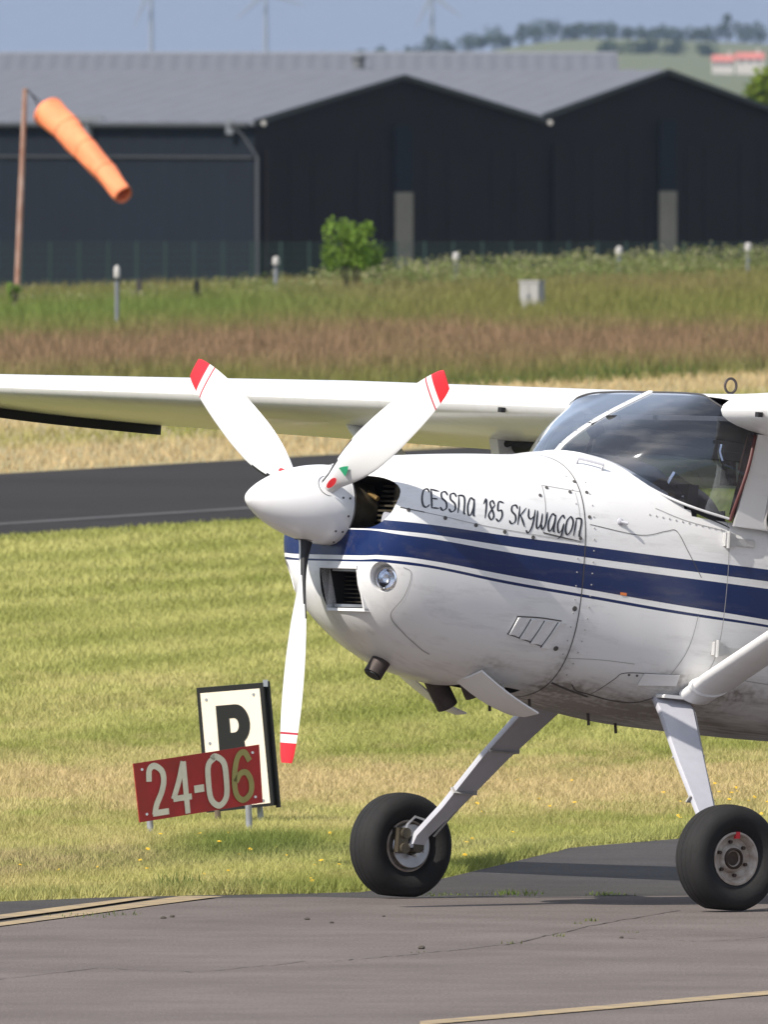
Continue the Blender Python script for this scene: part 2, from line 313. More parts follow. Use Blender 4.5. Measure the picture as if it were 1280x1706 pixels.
def hangar(root, c0, W, ze, zr, L, first):
    """gable front runs along e2 from c0, side wall runs along e1"""
    def q(a, b, z): return Vector((c0.x, c0.y, 0))+e2*a+e1*b+Vector((0, 0, z))
    mb = MB(); n1, n2 = int(L/1.0), int(W/1.0)
    # side wall as ribbed sheet
    prof = []
    for i in range(n1*3):
        b = i/3; off = .04*(1 if i % 3 == 1 else 0); prof.append((b, off))
    V = []; F = []
    for (b, off) in prof: V += [q(-off, b, ZB), q(-off, b, ze)]
    F = [(2*i, 2*i+1, 2*i+3, 2*i+2) for i in range(len(prof)-1)]; mb.add(V, F)
    mb.build('side_wall', M_NAVY, root, smooth=False)
    g = MB(); g.add([q(0, 0, ZB), q(W, 0, ZB), q(W, 0, ze), q(W/2, 0, zr), q(0, 0, ze), q(0, .1, ZB), q(W, .1, ZB), q(W, .1, ze), q(W/2, .1, zr), q(0, .1, ze)], [(0, 1, 2, 3, 4), (9, 8, 7, 6, 5)])
    g.build('gable_wall', M_BLACK, root, smooth=False)
    for sgn in (0, 1):
        a0, a1 = (-.25, W/2) if sgn == 0 else (W/2, W+(.0 if first else .25)); z0, z1 = (ze-.25*(zr-ze)/(W/2), zr) if sgn == 0 else (zr, ze)
        r = MB(); nb = int(L/1.2); V = []; F = []
        for i in range(nb*2+1):
            b = -.25+i*.6; off = .05 if i % 2 else 0
            V += [q(a0, b, z0+.06+off), q(a1, b, z1+.06+off), q(a0, b, z0-.04), q(a1, b, z1-.04)]
        for i in range(nb*2):
            o = 4*i; F += [(o, o+1, o+5, o+4), (o+2, o+6, o+7, o+3), (o, o+4, o+6, o+2), (o+1, o+3, o+7, o+5)]
        F += [(0, 2, 3, 1), (8*nb, 8*nb+1, 8*nb+3, 8*nb+2)]
        r.add(V, F); r.build('roof', M_ROOF, root, smooth=False)
    v = MB()
    for s in (0, 1):
        a, b_ = (q(-.27, -.28, ze-.06), q(W/2, -.28, zr-.05)) if s == 0 else (q(W/2, -.28, zr-.05), q(W+.02, -.28, ze-.04))
        v.hexa([a, b_, b_+Vector((0, 0, .16)), a+Vector((0, 0, .16)), a+e1*.06, b_+e1*.06, b_+e1*.06+Vector((0, 0, .16)), a+e1*.06+Vector((0, 0, .16))])
    v.build('verge_trim', M_DARKTRIM, root, smooth=False)
    # sliding doors on the gable: leaves with seams, pale strip where they meet
    zd = ze-.9
    nleaf = 4
    for i in range(nleaf):
        a0 = W*(.03+.94*i/nleaf); a1 = W*(.03+.94*(i+1)/nleaf); off = -.10 if i % 2 else -.18
        d = MB(); d.hexa([q(a0, off, ZB+.05), q(a1-.04, off, ZB+.05), q(a1-.04, off, zd), q(a0, off, zd), q(a0, off+.06, ZB+.05), q(a1-.04, off+.06, ZB+.05), q(a1-.04, off+.06, zd), q(a0, off+.06, zd)])
        do = d.build('sliding_door', M_BLACK, root, smooth=False)
        ps = MB()
        for k in range(1, 3):
            aa = a0+(a1-a0)*k/3; ps.hexa([q(aa-.03, off-.03, ZB+.1), q(aa+.03, off-.03, ZB+.1), q(aa+.03, off-.03, zd-.05), q(aa-.03, off-.03, zd-.05), q(aa-.03, off-.002, ZB+.1), q(aa+.03, off-.002, ZB+.1), q(aa+.03, off-.002, zd-.05), q(aa-.03, off-.002, zd-.05)])
        ps.build('rib', M_BLACK, do, smooth=False)
    p = MB(); hw = .42; zt = zH(322)
    for (b0, b1, zz0, zz1, mi) in ((-.24, -.2, ZB+.1, zt, 0), (-.24, -.2, zt, ze-.1, 1)):
        p.hexa([q(W/2-hw, b0, zz0), q(W/2+hw, b0, zz0), q(W/2+hw, b0, zz1), q(W/2-hw, b0, zz1), q(W/2-hw, b1, zz0), q(W/2+hw, b1, zz0), q(W/2+hw, b1, zz1), q(W/2-hw, b1, zz1)], mi)
    p.build('door_strip', [M_BEIGE, M_NAVY], root, smooth=False)
    pl = MB(); pl.hexa([q(0, -.3, ZB), q(W, -.3, ZB), q(W, -.3, ZB+2.0), q(0, -.3, ZB+2.0), q(0, -.26, ZB), q(W, -.26, ZB), q(W, -.26, ZB+2.0), q(0, -.26, ZB+2.0)])
    return q
ze, zr = zH(205), zH(130)
h1 = empty('hangar', (0, 0, 0)); W1 = 486/SC*math.sqrt(2)/ (1+.5*486/FPX)
q1 = hangar(h1, K0, W1, ze, zr, 44, True)
tag(h1, 'dark navy hangar with long grey roof and black gable, left of the valley', 'hangar', 'dark hangars')
c2 = q1(W1, 0, 0); h2 = empty('hangar', (0, 0, 0)); W2 = W1*.845
q2 = hangar(h2, c2, W2, ze+.18, zr+.18, 44, False)
tag(h2, 'black gabled hangar at the right, joined to the wider hangar', 'hangar', 'dark hangars')
# downpipes, eave gutter and lamps of the left hangar
g = MB(); a = q1(-.32, 0, ze-.1); b = q1(-.32, 43.9, ze-.1); g.tube([a, b], .09, 8); g.build('gutter', M_DARKTRIM, h1)
g = MB(); g.tube([q1(-.16, -.3, zH(262)), q1(-.16, -.3, ZB)], .05, 8); g.tube([q1(-.35, .6, zH(215)), q1(-.28, .3, zH(225)), q1(-.16, -.3, zH(262))], .022, 8); g.build('downpipe', M_PIPE, h1)
g = MB(); g.box(q1(-.3, .9, zH(212)), (.25, .25, .5)); g.build('hopper', M_TRIM, h1)
g = MB(); pb = at(155, 200, 0); bb = (424-153)/SC*math.sqrt(2)
g.box(q1(-.35, bb, zH(199)), (1.15, .3, .22)); g.tube([q1(-.35, bb, zH(202)), q1(-.18, bb, zH(235))], .14, 8); g.build('hopper', M_TRIM, h1)
g = MB(); g.box(q1(-.08, 13.5, zH(263)), (.06, .06, .06)); 
V0, V1 = q1(-.07, 0, zH(263)), q1(-.07, 43, zH(263)); g.tube([V0, V1], .05, 6); g.build('cladding_rail', M_DARKTRIM, h1)
for (qq, aa, rt) in ((q1, 0, h1), (q1, W1-.1, h1)):
    g = MB(); g.lathe([(-.10, .0), (-.09, .08), (0, .09), (.07, .07), (.09, 0)], qq(aa, -.45, ze-.02), 'y', 12); g.build('floodlight', M_WHITE, rt)
# low shed line: long pale roof farther back
HB = 1080.0; SB = FPX/(HB+CAM_D); hb = empty('hangar', (0, 0, 0)); zz = lambda v: CAM_H-(v-HORIZ)/SB
xa, xb = at(-1100, 0, HB).x, at(1032, 0, HB).x
r = MB(); nn = 84; V = []; F = []
for i in range(nn*2+1):
    x = xa+(xb-xa)*i/(nn*2); o = .04 if i % 2 else 0
    V += [(x, HB-.3, zz(118.5)+o), (x, HB+9, zz(91.5)+o), (x, HB+18, zz(118.5)+o)]
for i in range(nn*2): F += [(3*i, 3*i+3, 3*i+4, 3*i+1), (3*i+1, 3*i+4, 3*i+5, 3*i+2)]
r.add(V, F); r.build('roof', M_ROOF, hb, smooth=False)
r = MB(); r.hexa([(xa, HB, -5.9), (xb, HB, -5.9), (xb, HB, zz(119)), (xa, HB, zz(119)), (xa, HB+17.5, -5.9), (xb, HB+17.5, -5.9), (xb, HB+17.5, zz(119)), (xa, HB+17.5, zz(119))]); r.build('wall', M_BLACK, hb, smooth=False)
r = MB(); r.tube([(xa, HB+9, zz(90.6)), (xb, HB+9, zz(90.6))], .09, 8); r.build('ridge_cap', M_TRIM, hb)
r = MB(); xv = at(597, 0, HB).x; r.lathe([(zz(124), .26), (zz(99), .26), (zz(98), .33), (zz(93), .33), (zz(91), .1)], (xv, HB-.6, 0), 'z', 14, caps=True); r.build('flue', mat('flue_steel', (.12, .125, .14), .6), hb)
tag(hb, 'long low shed roof showing above the dark hangars', 'hangar')
# green mesh fence in front of the hangars
M_MESH = mat('green_fence', (.012, .035, .028), .8)
fn = empty('mesh_fence', (0, 0, 0)); tag(fn, 'green wire mesh fence running along the foot of the hangars', 'fence')
FY = 800.0; fz0, fz1 = -5.75, CAM_H-(405-HORIZ)/FPX*(FY+CAM_D)
xs = [at(-300+i*48, 0, FY).x for i in range(42)]
ps = None
for i, x in enumerate(xs):
    if ps is None:
        g = MB(); g.tube([(0, 0, 0), (0, 0, fz1-fz0+.05)], .035, 6); ps = g.build('fence_post', M_MESH, fn); o = ps
    else: o = ps.copy(); COL.objects.link(o); o.parent = fn
    o.location = (x, FY, fz0)
g = MB()
for k in range(16):
    z = fz0+.1+(fz1-fz0-.1)*k/15; g.box(((xs[0]+xs[-1])/2, FY, z), (xs[-1]-xs[0], .008, .012))
for k in range(420):
    x = xs[0]+(xs[-1]-xs[0])*k/419; g.box((x, FY-.012, (fz0+fz1)/2), (.012, .008, fz1-fz0))
tag(g.build('fence_mesh', M_MESH, fn, smooth=False), kind='stuff')

# ------------------------------------------------------------ far trees, turbines, houses
M_BARK = mat('bark', (.10, .08, .06), .9)
def crown_mesh(seed, h, r, nl=520, tall=1.0):
    rr = np.random.default_rng(seed); L = []; C = []
    nlob = 9
    for k in range(nlob):
        a = rr.uniform(0, 6.28); rad = r*rr.uniform(0, .62); z = h*(.22+.60*rr.random()*tall); lr = r*rr.uniform(.32, .55)
        d = rr.normal(size=(nl//nlob, 3)); d /= np.linalg.norm(d, axis=1)[:, None]
        p = d*(lr*rr.uniform(.55, 1.0, (len(d), 1)))+np.array([math.cos(a)*rad, math.sin(a)*rad, z]); L.append(p); C.append(np.tile(np.array([.035, .060, .02])*rr.uniform(.7, 1.5), (len(p), 1))*rr.uniform(.7, 1.3, (len(p), 1)))
    return np.concatenate(L), np.concatenate(C)
def tree(name, loc, h, r, seed, label, group=None, size=.5, tint=(1, 1, 1), nl=520):
    t = empty(name, loc); P, C = crown_mesh(seed, h, r, nl); leafmesh('crown', P, size, C*np.array(tint), M_LEAF, t, aspect=1.4)
    g = MB(); g.tube([(0, 0, -.4), (.05, 0, h*.3), (.0, .05, h*.6)], [h*.035, h*.028, h*.012], 7)
    for k in range(4):
        a = k*1.6; g.tube([(.03, 0, h*(.28+.06*k)), (math.cos(a)*r*.5, math.sin(a)*r*.5, h*(.5+.08*k))], [h*.014, h*.006], 5)
    g.build('trunk', M_BARK, t); tag(t, label, 'tree', group); return t
TY = 9200.0; SF = FPX/(TY+CAM_D)
def far_tree(u, vtop, wpx, i, lab, grp='trees along the far ridge', Yo=0):
    Y = TY+Yo; X = (u-640)/FPX*(Y+CAM_D); z0 = float(hgt(np.array(X), np.array(Y))); top = CAM_H-(vtop-HORIZ)/FPX*(Y+CAM_D); h = max(2.5, top-z0)
    tree('ridge_tree', (X, Y, z0), h, wpx/SF*.80, 100+i, lab, grp, size=.9, nl=430)
LR = 'dark tree in the hazy row along the far ridge'
for i, (u, v, wd) in enumerate([(375, 88, 14), (415, 88, 16), (515, 87, 24), (548, 86, 26), (610, 78, 20), (633, 79, 26), (656, 84, 18), (684, 76, 22), (706, 72, 24), (730, 62, 40), (752, 72, 20), (781, 58, 38), (803, 62, 26), (826, 46, 42), (846, 60, 22), (870, 42, 34), (893, 40, 40), (920, 36, 42), (944, 44, 26), (964, 38, 38), (990, 40, 34), (1018, 44, 36), (1044, 46, 30), (1070, 50, 36), (1100, 48, 30), (1128, 52, 36), (1156, 46, 32), (1184, 42, 30), (1240, 40, 34), (1266, 42, 34)]):
    ORD = 'first second third fourth fifth sixth seventh eighth ninth tenth eleventh twelfth thirteenth fourteenth fifteenth'.split(); NT = 30
    far_tree(u, v, wd, i, 'dark hazy ridge tree, %s from the %s end of the far row' % ((ORD[i], 'left') if i < 15 else (ORD[NT-1-i], 'right')))
far_tree(1213, 21, 20, 60, 'tallest lone tree standing above the far ridge at the right', None)
for i, (u, v, wd) in enumerate([(1010, 74, 30), (1060, 80, 30), (1120, 72, 36), (1175, 78, 26), (1080, 66, 22)]): far_tree(u, v, wd, 70+i, 'hazy tree in the fields below the ridge, ' + ('leftmost of the lower four', 'second of the lower four', 'third of the lower four, largest', 'rightmost of the lower four', 'higher up than the other four')[i], 'trees among the far fields', -1500)
# houses far right
M_BRICKRED = mat('red_roof', (.45, .14, .11), .8, var=.15, scale=.3); M_RENDER = mat('pale_render', (.50, .46, .42), .8)
def house(u, v, i, lab, wpx=36):
    Y = 7000.0; s = FPX/(Y+CAM_D); X = (u-640)/s; W = wpx/s; z0 = CAM_H-(v+22-HORIZ)/s; zt = CAM_H-(v-HORIZ)/s; ze_ = z0+(zt-z0)*.5
    t = empty('house', (X, Y, z0)); g = MB(); g.box((0, 2.5, (ze_-z0)/2-3), (W, 5, ze_-z0+6)); g.build('wall', M_RENDER, t, smooth=False)
    g = MB(); H = zt-z0; g.add([(-W*.53, -.3, ze_-z0), (W*.53, -.3, ze_-z0), (W*.53, 2.5, H), (-W*.53, 2.5, H), (-W*.53, 5.3, ze_-z0), (W*.53, 5.3, ze_-z0)], [(0, 1, 2, 3), (3, 2, 5, 4), (0, 3, 4), (1, 5, 2)])
    rf = g.build('roof', M_BRICKRED, t, smooth=False); g = MB(); g.box((W*.3, 2.5, H+.3), (.6, .6, 1.1)); g.build('chimney', M_RENDER, rf, smooth=False)
    g = None
    for k in (-.3, 0, .3):
        g = MB(); g.box((W*k, -.02, (ze_-z0)*.55), (.8, .1, (ze_-z0)*.4)); g.build('window', M_DARKTRIM, t, smooth=False)
    tag(t, lab, 'house', 'far houses with red roofs')
house(1205, 92, 0, 'far pale house with red roof, left of the two at the right edge'); house(1250, 88, 1, 'far pale house with red roof at the right edge', 46)
# near tree behind the right hangar
t = tree('gorse_tree', tuple(at(1292, 190, 960)), 1.75, 1.25, 5, 'yellow green bushy tree showing beside the right hangar roof', None, .28, (4.0, 3.2, 1.0), 900)
def turbine(u, hubv, blades_deg, Y, lab, bl):
    s = FPX/(Y+CAM_D); X = (u-640)/s; hub = CAM_H-(hubv-HORIZ)/s; t = empty('wind_turbine', (X, Y, -6)); H = hub+6
    g = MB(); g.tube([(0, 0, 0), (0, 0, H*.5), (0, 0, H)], [1.05, .85, .62], 12); g.build('tower', M_TURB, t)
    g = MB(); g.box((0, -.6, H+.3), (1.5, 4.2, 1.6)); g.build('nacelle', M_TURB, t)
    g = MB(); g.lathe([(-4.0, 0), (-3.6, .6), (-2.7, .9)], (0, 0, H+.3), 'y', 12, caps=True); g.build('hub', M_TURB, t)
    for d in blades_deg:
        a = R(d); dr = Vector((math.sin(a), 0, math.cos(a))); sd = Vector((math.cos(a), 0, -math.sin(a))); rings = []
        for (f, c) in ((.0, .55), (.06, .6), (.2, 1.35), (.5, .95), (.8, .6), (1, .15)):
            p = Vector((0, -3.1, H+.3))+dr*(f*bl); rings.append([p+sd*c*.7, p+Vector((0, c*.18, 0)), p-sd*c*.5, p-Vector((0, c*.18, 0))])
        g = MB(); g.loft(rings); g.build('blade', M_TURB, t)
    tag(t, lab, 'wind turbine', 'wind turbines on the horizon')
M_TURB = mat('turbine_white', (.22, .24, .28), .5)
turbine(252, -22, (22+180, 142+180, 262+180), 10400, 'leftmost of the three faint wind turbines, tower above the shed roof', 80/4.67)
turbine(443, -10, (228, 108, 348), 10400, 'middle of the three faint wind turbines, one blade slanting left', 70/4.67)
turbine(720, -8, (205, 128, 330), 10400, 'rightmost of the three faint wind turbines, above the ridge trees', 66/4.67)

# ------------------------------------------------------------ meadow things
M_RUST = mat('rusty_pole', (.22, .085, .045), .85, col2=(.42, .30, .25), scale=3.5, streak=(4, 4, 1)); M_SOCK = mat('orange_fabric', (.92, .26, .11), .75, var=.12, scale=6)
M_SEAM = mat('sock_seam', (.60, .13, .05), .8)
M_SOCK.node_tree.nodes['Principled BSDF'].inputs['Subsurface Weight'].default_value = 0
def windsock():
    Y = 300.0; t = empty('windsock', tuple(at(30, 498, Y))); o = t.location
    loc = lambda u, v, dy=0: at(u, v, Y+dy)-Vector((o.x, o.y, o.z))+Vector((0, 0, 0))
    g = MB(); g.tube([loc(28, 500), loc(36, 300), loc(42, 148)], [.045, .042, .036], 10); g.build('pole', M_RUST, t)
    g = MB(); g.tube([loc(42, 150), loc(48, 152), loc(58, 166), loc(66, 182, .05)], .012, 6); g.tube([loc(42, 150), loc(48, 153), loc(70, 172, -.1)], .010, 6); g.build('swivel_arm', M_DARKTRIM, t)
    a, b = loc(80, 186), loc(206, 326, -1.3); ax = (b-a).normalized(); up = Vector((0, 0, 1)); sx = ax.cross(up).normalized(); sy = sx.cross(ax); rings = []
    n = 40
    for i in range(41):
        f = i/40; c = a.lerp(b, f)+Vector((0, 0, .05*math.sin(f*3.1))); r = .225*(1-f)+.135*f; ring = []
        for k in range(n):
            q = 2*math.pi*k/n; rk = r*(1+.045*math.sin(3*q+f*9)+.035*math.sin(f*23+q)+.03*math.sin(5*q-f*14)*f-(.05 if abs(f-.35) < .02 or abs(f-.7) < .02 else 0)); ring.append(c+sx*math.cos(q)*rk+sy*math.sin(q)*rk)
        rings.append(ring)
    g = MB(); g.loft(rings, False, False); s = g.build('sock', M_SOCK, t); md = s.modifiers.new('cloth', 'SOLIDIFY'); md.thickness = .006
    g = MB(); g.loft([[a+ax*d+(sx*math.cos(2*math.pi*k/24)+sy*math.sin(2*math.pi*k/24))*rr for k in range(24)] for d, rr in ((0, .235), (.03, .235), (.03, .215), (0, .215), (0, .235))], False, False); g.build('hoop', M_SOCK, t)
    for f in (.25, .5, .75):
        c = a.lerp(b, f)+Vector((0, 0, .05*math.sin(f*3.1))); r = (.225*(1-f)+.135*f)*1.01; g = MB(); g.tube([c+sx*math.cos(q)*r*(1+.045*math.sin(3*q+f*9)+.035*math.sin(f*23+q)+.03*math.sin(5*q-f*14)*f)+sy*math.sin(q)*r*(1+.045*math.sin(3*q+f*9)+.035*math.sin(f*23+q)+.03*math.sin(5*q-f*14)*f) for q in np.linspace(0, 2*math.pi, 41)], .006, 5); g.build('seam', M_SEAM, s)
    tag(t, 'orange windsock drooping from a rusty leaning pole', 'windsock')
windsock()
M_PGREY = mat('post_grey', (.16, .17, .19), .7); M_CAB = mat('cabinet_grey', (.30, .29, .28), .7, var=.08, scale=4)
def post(u, v0, v1, Y, wpx, lab, name='marker_post'):
    b = at(u, v0, Y); s = FPX/(Y+CAM_D); H = (v0-v1)/s; r = wpx/2/s; t = empty(name, tuple(b))
    g = MB(); g.lathe([(-.3, r*.7), (H*.72, r*.7), (H*.72, r*.95)], (0, 0, 0), 'z', 10, caps=True); g.build('stem', M_PGREY, t)
    g = MB(); g.lathe([(H*.78, r*.98), (H*.84, r*1.05), (H*.95, r*1.0), (H, r*.5), (H*1.01, 0)], (0, 0, 0), 'z', 12); g.build('cap', M_WHITE, t); tag(t, lab, 'post', 'white capped posts in the meadow')
post(195, 532, 443, 262, 10, 'grey post with white cap, tallest, right of the windsock')
post(460, 489, 428, 315, 11, 'short white capped post left of the green bush')
post(760, 476, 421, 329, 11, 'white capped post right of the left pale door strip')
post(1032, 470, 411, 339, 11, 'white capped post left of the right pale door strip')
post(1247, 464, 405, 346, 11, 'white capped post nearest the right edge')
def stub(u, v, Y, lab):
    s = FPX/(Y+CAM_D); t = MB(); t.box((0, 0, .0), (10/s, 10/s, .5)); t.tube([(0, 0, .25), (0, 0, .29)], 3.5/s, 8); o = t.build('wooden_stake', mat('weathered_stake', (.05, .045, .04), .9), smooth=False); o.location = at(u, v, Y); tag(o, lab, 'stake', 'dark stakes in the meadow')
stub(328, 500, 300, 'dark stake in the grass right of the tall white capped post'); stub(232, 498, 302, 'dark stake in weeds just right of the tall post'); stub(711, 468, 326, 'dark stake below the left pale door strip')
def cabinet():
    Y = 284.0; b = at(887, 517, Y); s = FPX/(Y+CAM_D); W, Hh = 36/s, 46/s; t = empty('cabinet', tuple(b)); t.rotation_euler.z = R(-28)
    g = MB(); g.box((0, 0, Hh/2), (W, W*.6, Hh)); g.build('body', M_CAB, t, smooth=False); g = MB(); g.box((0, 0, Hh+.015), (W*1.08, W*.68, .03)); g.build('lid', M_CAB, t, smooth=False)
    for k in (-1, 1): g = MB(); g.box((k*W*.245, -W*.31, Hh*.5), (W*.45, .012, Hh*.86)); d = g.build('door', M_CAB, t, smooth=False); g = MB(); g.box((k*W*.06, -W*.33, Hh*.5), (.012, .02, .06)); g.build('handle', M_PGREY, d, smooth=False)
    tag(t, 'small pale grey equipment cabinet standing in the meadow', 'cabinet')
cabinet()
def bush(u, v, Y, wpx, hpx, name, lab, tint, n, seed, size):
    s = FPX/(Y+CAM_D); b = at(u, v, Y); r = wpx/2/s; h = hpx/s; t = empty(name, tuple(b)); rr = np.random.default_rng(seed); P = []; C = []
    for k in range(16):
        a = rr.uniform(0, 6.28); rad = r*rr.uniform(.1, .72); z = h*rr.uniform(.25, .85); lr = r*rr.uniform(.22, .42); m = n//16
        d = rr.normal(size=(m, 3)); d /= np.linalg.norm(d, axis=1)[:, None]; p = d*lr*rr.uniform(.4, 1.05, (m, 1))+np.array([math.cos(a)*rad, math.sin(a)*rad, z]); p[:, 2] = np.abs(p[:, 2]); P.append(p); C.append(np.array(tint)[None]*rr.uniform(.75, 1.3)*rr.uniform(.75, 1.25, (m, 1)))
    leafmesh('foliage', np.concatenate(P), size, np.concatenate(C), M_LEAF, t, up=.3, aspect=1.8)
    g = MB()
    for k in range(6): a = k*1.05; g.tube([(0, 0, -.2), (math.cos(a)*r*.3, math.sin(a)*r*.3, h*.4), (math.cos(a)*r*.55, math.sin(a)*r*.55, h*.8)], [.025, .018, .006], 6)
    g.build('stem', M_BARK, t); tag(t, lab, 'bush')
bush(585, 486, 316, 128, 122, 'bush', 'bright green rounded bush in front of the black gable', (.165, .265, .038), 2600, 4, .075)
bush(24, 520, 285, 26, 56, 'weed_clump', 'narrow green weed clump at the foot of the windsock pole', (.17, .26, .05), 500, 8, .08)
# ------------------------------------------------------------ lettering strokes (x right, y up, unit height)
GL = {
'C': (.62, [[(.6, .82), (.47, .98), (.22, .86), (.06, .45), (.12, .08), (.34, 0), (.56, .18)]]),
'E': (.62, [[(.1, 1), (.07, .5), (.08, 0)], [(.03, 1), (.62, .97)], [(.1, .52), (.48, .54)], [(.05, .02), (.58, .06)]]),
'S': (.60, [[(.56, .84), (.42, 1), (.17, .92), (.14, .66), (.42, .46), (.46, .16), (.22, 0), (.02, .14)]]),
'N': (.66, [[(.08, 0), (.12, .92)], [(.04, .92), (.34, .97), (.5, .84), (.48, .12), (.6, .03)]]),
'A': (.66, [[(.5, .84), (.27, .92), (.07, .5), (.12, .07), (.3, .04), (.47, .45), (.53, .92)], [(.53, .92), (.5, .1), (.62, .04)]]),
'1': (.42, [[(.1, .74), (.3, 1), (.26, 0)]]),
'8': (.56, [[(.46, .82), (.3, 1), (.14, .8), (.44, .26), (.3, 0), (.08, .2), (.26, .52), (.5, .82)]]),
'5': (.58, [[(.56, 1), (.2, 1), (.15, .56), (.4, .58), (.48, .3), (.3, 0), (.04, .1)]]),
'K': (.66, [[(.1, 1), (.07, 0)], [(.58, .98), (.12, .45)], [(.2, .52), (.58, -.04)]]),
'Y': (.66, [[(.1, .95), (.11, .56), (.3, .44), (.48, .6)], [(.56, .97), (.46, .1), (.27, -.3), (.05, -.2)]]),
'W': (.88, [[(.08, .95), (.09, .2), (.22, .02), (.4, .3), (.43, .85)], [(.41, .3), (.55, .02), (.73, .3), (.78, .97)]]),
'G': (.62, [[(.54, .8), (.35, .95), (.08, .5), (.2, .05), (.42, .15), (.52, .55)], [(.52, .55), (.46, -.1), (.24, -.32)]]),
'O': (.64, [[(.34, 1), (.1, .7), (.08, .22), (.27, 0), (.5, .3), (.54, .75), (.34, 1)]]),
' ': (.42, []),
}
def smooth_line(pts, k=6):
    p = np.array(pts, float)
    if len(p) < 3: return [tuple(p[0]*(1-t)+p[1]*t) for t in np.linspace(0, 1, 6)]
    out = []; q = np.vstack([2*p[0]-p[1], p, 2*p[-1]-p[-2]])
    for i in range(1, len(q)-2):
        for t in np.linspace(0, 1, k, endpoint=False):
            a, b, c, d = q[i-1], q[i], q[i+1], q[i+2]; out.append(tuple(.5*((2*b)+(-a+c)*t+(2*a-5*b+4*c-d)*t*t+(-a+3*b-3*c+d)*t**3)))
    out.append(tuple(p[-1])); return out
def pen_ribbon(pts, w0, w1, ang, taper=True):
    p = np.array(smooth_line(pts)); d = np.gradient(p, axis=0); L, Rr = [], []
    for i in range(len(p)):
        t = d[i]/max(1e-6, np.hypot(*d[i])); a = math.atan2(t[1], t[0]); wd = (w0+(w1-w0)*abs(math.sin(a-ang)))/2; e = min(i, len(p)-1-i); wd *= min(1, .45+.28*e) if taper else 1; n = np.array([-t[1], t[0]]); L.append(p[i]+n*wd); Rr.append(p[i]-n*wd)
    return L, Rr

# ------------------------------------------------------------ airfield signs
M_RED = mat('faded_red_sheet', (.40, .024, .026), .55, col2=(.27, .030, .020), scale=6, spec=.3); M_OFFW = mat('weathered_white', (.66, .61, .50), .6, var=.12, scale=12)
M_OLIVE = mat('olive_white', (.30, .26, .09), .7, var=.15, scale=14); M_CREAM = mat('cream_panel', (.80, .70, .57), .55, var=.05, scale=5); M_BLK = mat('black_paint', (.012, .012, .012), .5, spec=.3)  # the last digit gets a darker olive tone
M_GALV = mat('galvanised_post', (.34, .36, .40), .5, metal=.4, var=.2, scale=20); M_STAIN = mat('rust_brown_post', (.12, .09, .065), .8)
def board(root, TL, TR, BR, BL, thick, m, name, side=None):
    n = (TR-TL).cross(BL-TL).normalized(); 
    if n.y < 0: n = -n
    g = MB(); b = n*thick; g.hexa([TL, BL, BR, TR, TL+b, BL+b, BR+b, TR+b]); return g.build(name, side or m, root, smooth=False), n
def bil(TL, TR, BR, BL, s, t): return (TL*(1-s)+TR*s)*(1-t)+(BL*(1-s)+BR*s)*t
def flat_glyph(root, quad, strokes, box, wd, n, m, name, off=.003):
    """constant-width strokes in a unit box mapped on the board"""
    g = MB(); x0, x1, y0, y1 = box; asp = (quad[1]-quad[0]).length*(x1-x0)/((quad[3]-quad[0]).length*(y1-y0))*.85
    for k, st in enumerate(strokes):
        L, Rr = pen_ribbon([(p[0]*asp, p[1]) for p in st], wd, wd, 0, False); L = [(p[0]/asp, p[1]) for p in L]; Rr = [(p[0]/asp, p[1]) for p in Rr]; P = []
        # square ends
        for a in (L, Rr): P.append([bil(*quad, x0+(x1-x0)*p[0], y1+(y0-y1)*p[1])-n*(off+.0006*k) for p in a])
        N = len(P[0]); V = P[0]+P[1]; g.add(V, [(i, i+1, N+i+1, N+i) for i in range(N-1)])
    return g.build(name, m, root, smooth=False)
def sign_red():
    root = empty('runway_sign', tuple(at(335, 1392, 11.4))); o = root.location
    Q = [at(222, 1272, 11.15)-o, at(432, 1240, 11.65)-o, at(438, 1337, 11.65)-o, at(233, 1370, 11.15)-o]
    pn, n = board(root, *Q, .005, M_RED, 'panel')
    S = lambda *a: [list(s) for s in a]
    two = S([(.06, .70), (.14, .93), (.42, 1.0), (.78, .88), (.84, .68), (.66, .45), (.34, .22), (.18, .02)], [(.08, .05), (.95, .05)])
    four = S([(.72, 1.0), (.40, .62), (.06, .30)], [(.04, .30), (1.0, .30)], [(.72, 1.0), (.72, .5), (.72, -.02)])
    zero = S([(.5, 1), (.12, .85), (.05, .5), (.12, .15), (.5, 0), (.88, .15), (.95, .5), (.88, .85), (.5, 1.0), (.3, .96)])
    six = S([(.92, .80), (.66, 1.0), (.30, .90), (.08, .5), (.12, .14), (.46, 0), (.86, .12), (.93, .36), (.72, .56), (.40, .56), (.14, .40)])
    dash = S([(0, .5), (1, .5)])
    for nm, st, bx, wd, m in (('digit', two, (.095, .245, .09, .93), .125, M_OFFW), ('digit', four, (.275, .43, .09, .96), .115, M_OFFW), ('dash', dash, (.455, .535, .50, .68), .70, M_OFFW), ('digit', zero, (.565, .725, .09, .93), .125, M_OFFW), ('digit', six, (.77, .925, .09, .90), .125, M_OLIVE)):
        flat_glyph(pn, Q, st, bx, wd, n, m, nm)
    for (u0, v0, u1, v1, Y) in ((244, 1364, 253, 1400, 11.17), (412, 1338, 416, 1386, 11.6)):
        g = MB(); a, b = at(u0, v0-60, Y+.14)-o, at(u1, v1, Y+.14)-o; b.z = -o.z-.05; g.tube([a, b], .0145, 12); g.build('post', M_GALV, root)
    for s, t in ((.06, .12), (.94, .12), (.06, .88), (.94, .88)):
        g = MB(); p = bil(*Q, s, t)-n*.003; g.lathe([(-.003, 0), (-.003, .006), (0, .006)], p, 'y', 10); g.build('bolt', M_GALV, pn)
    tag(root, 'red runway sign reading 24-06 on two short grey posts', 'sign')
sign_red()
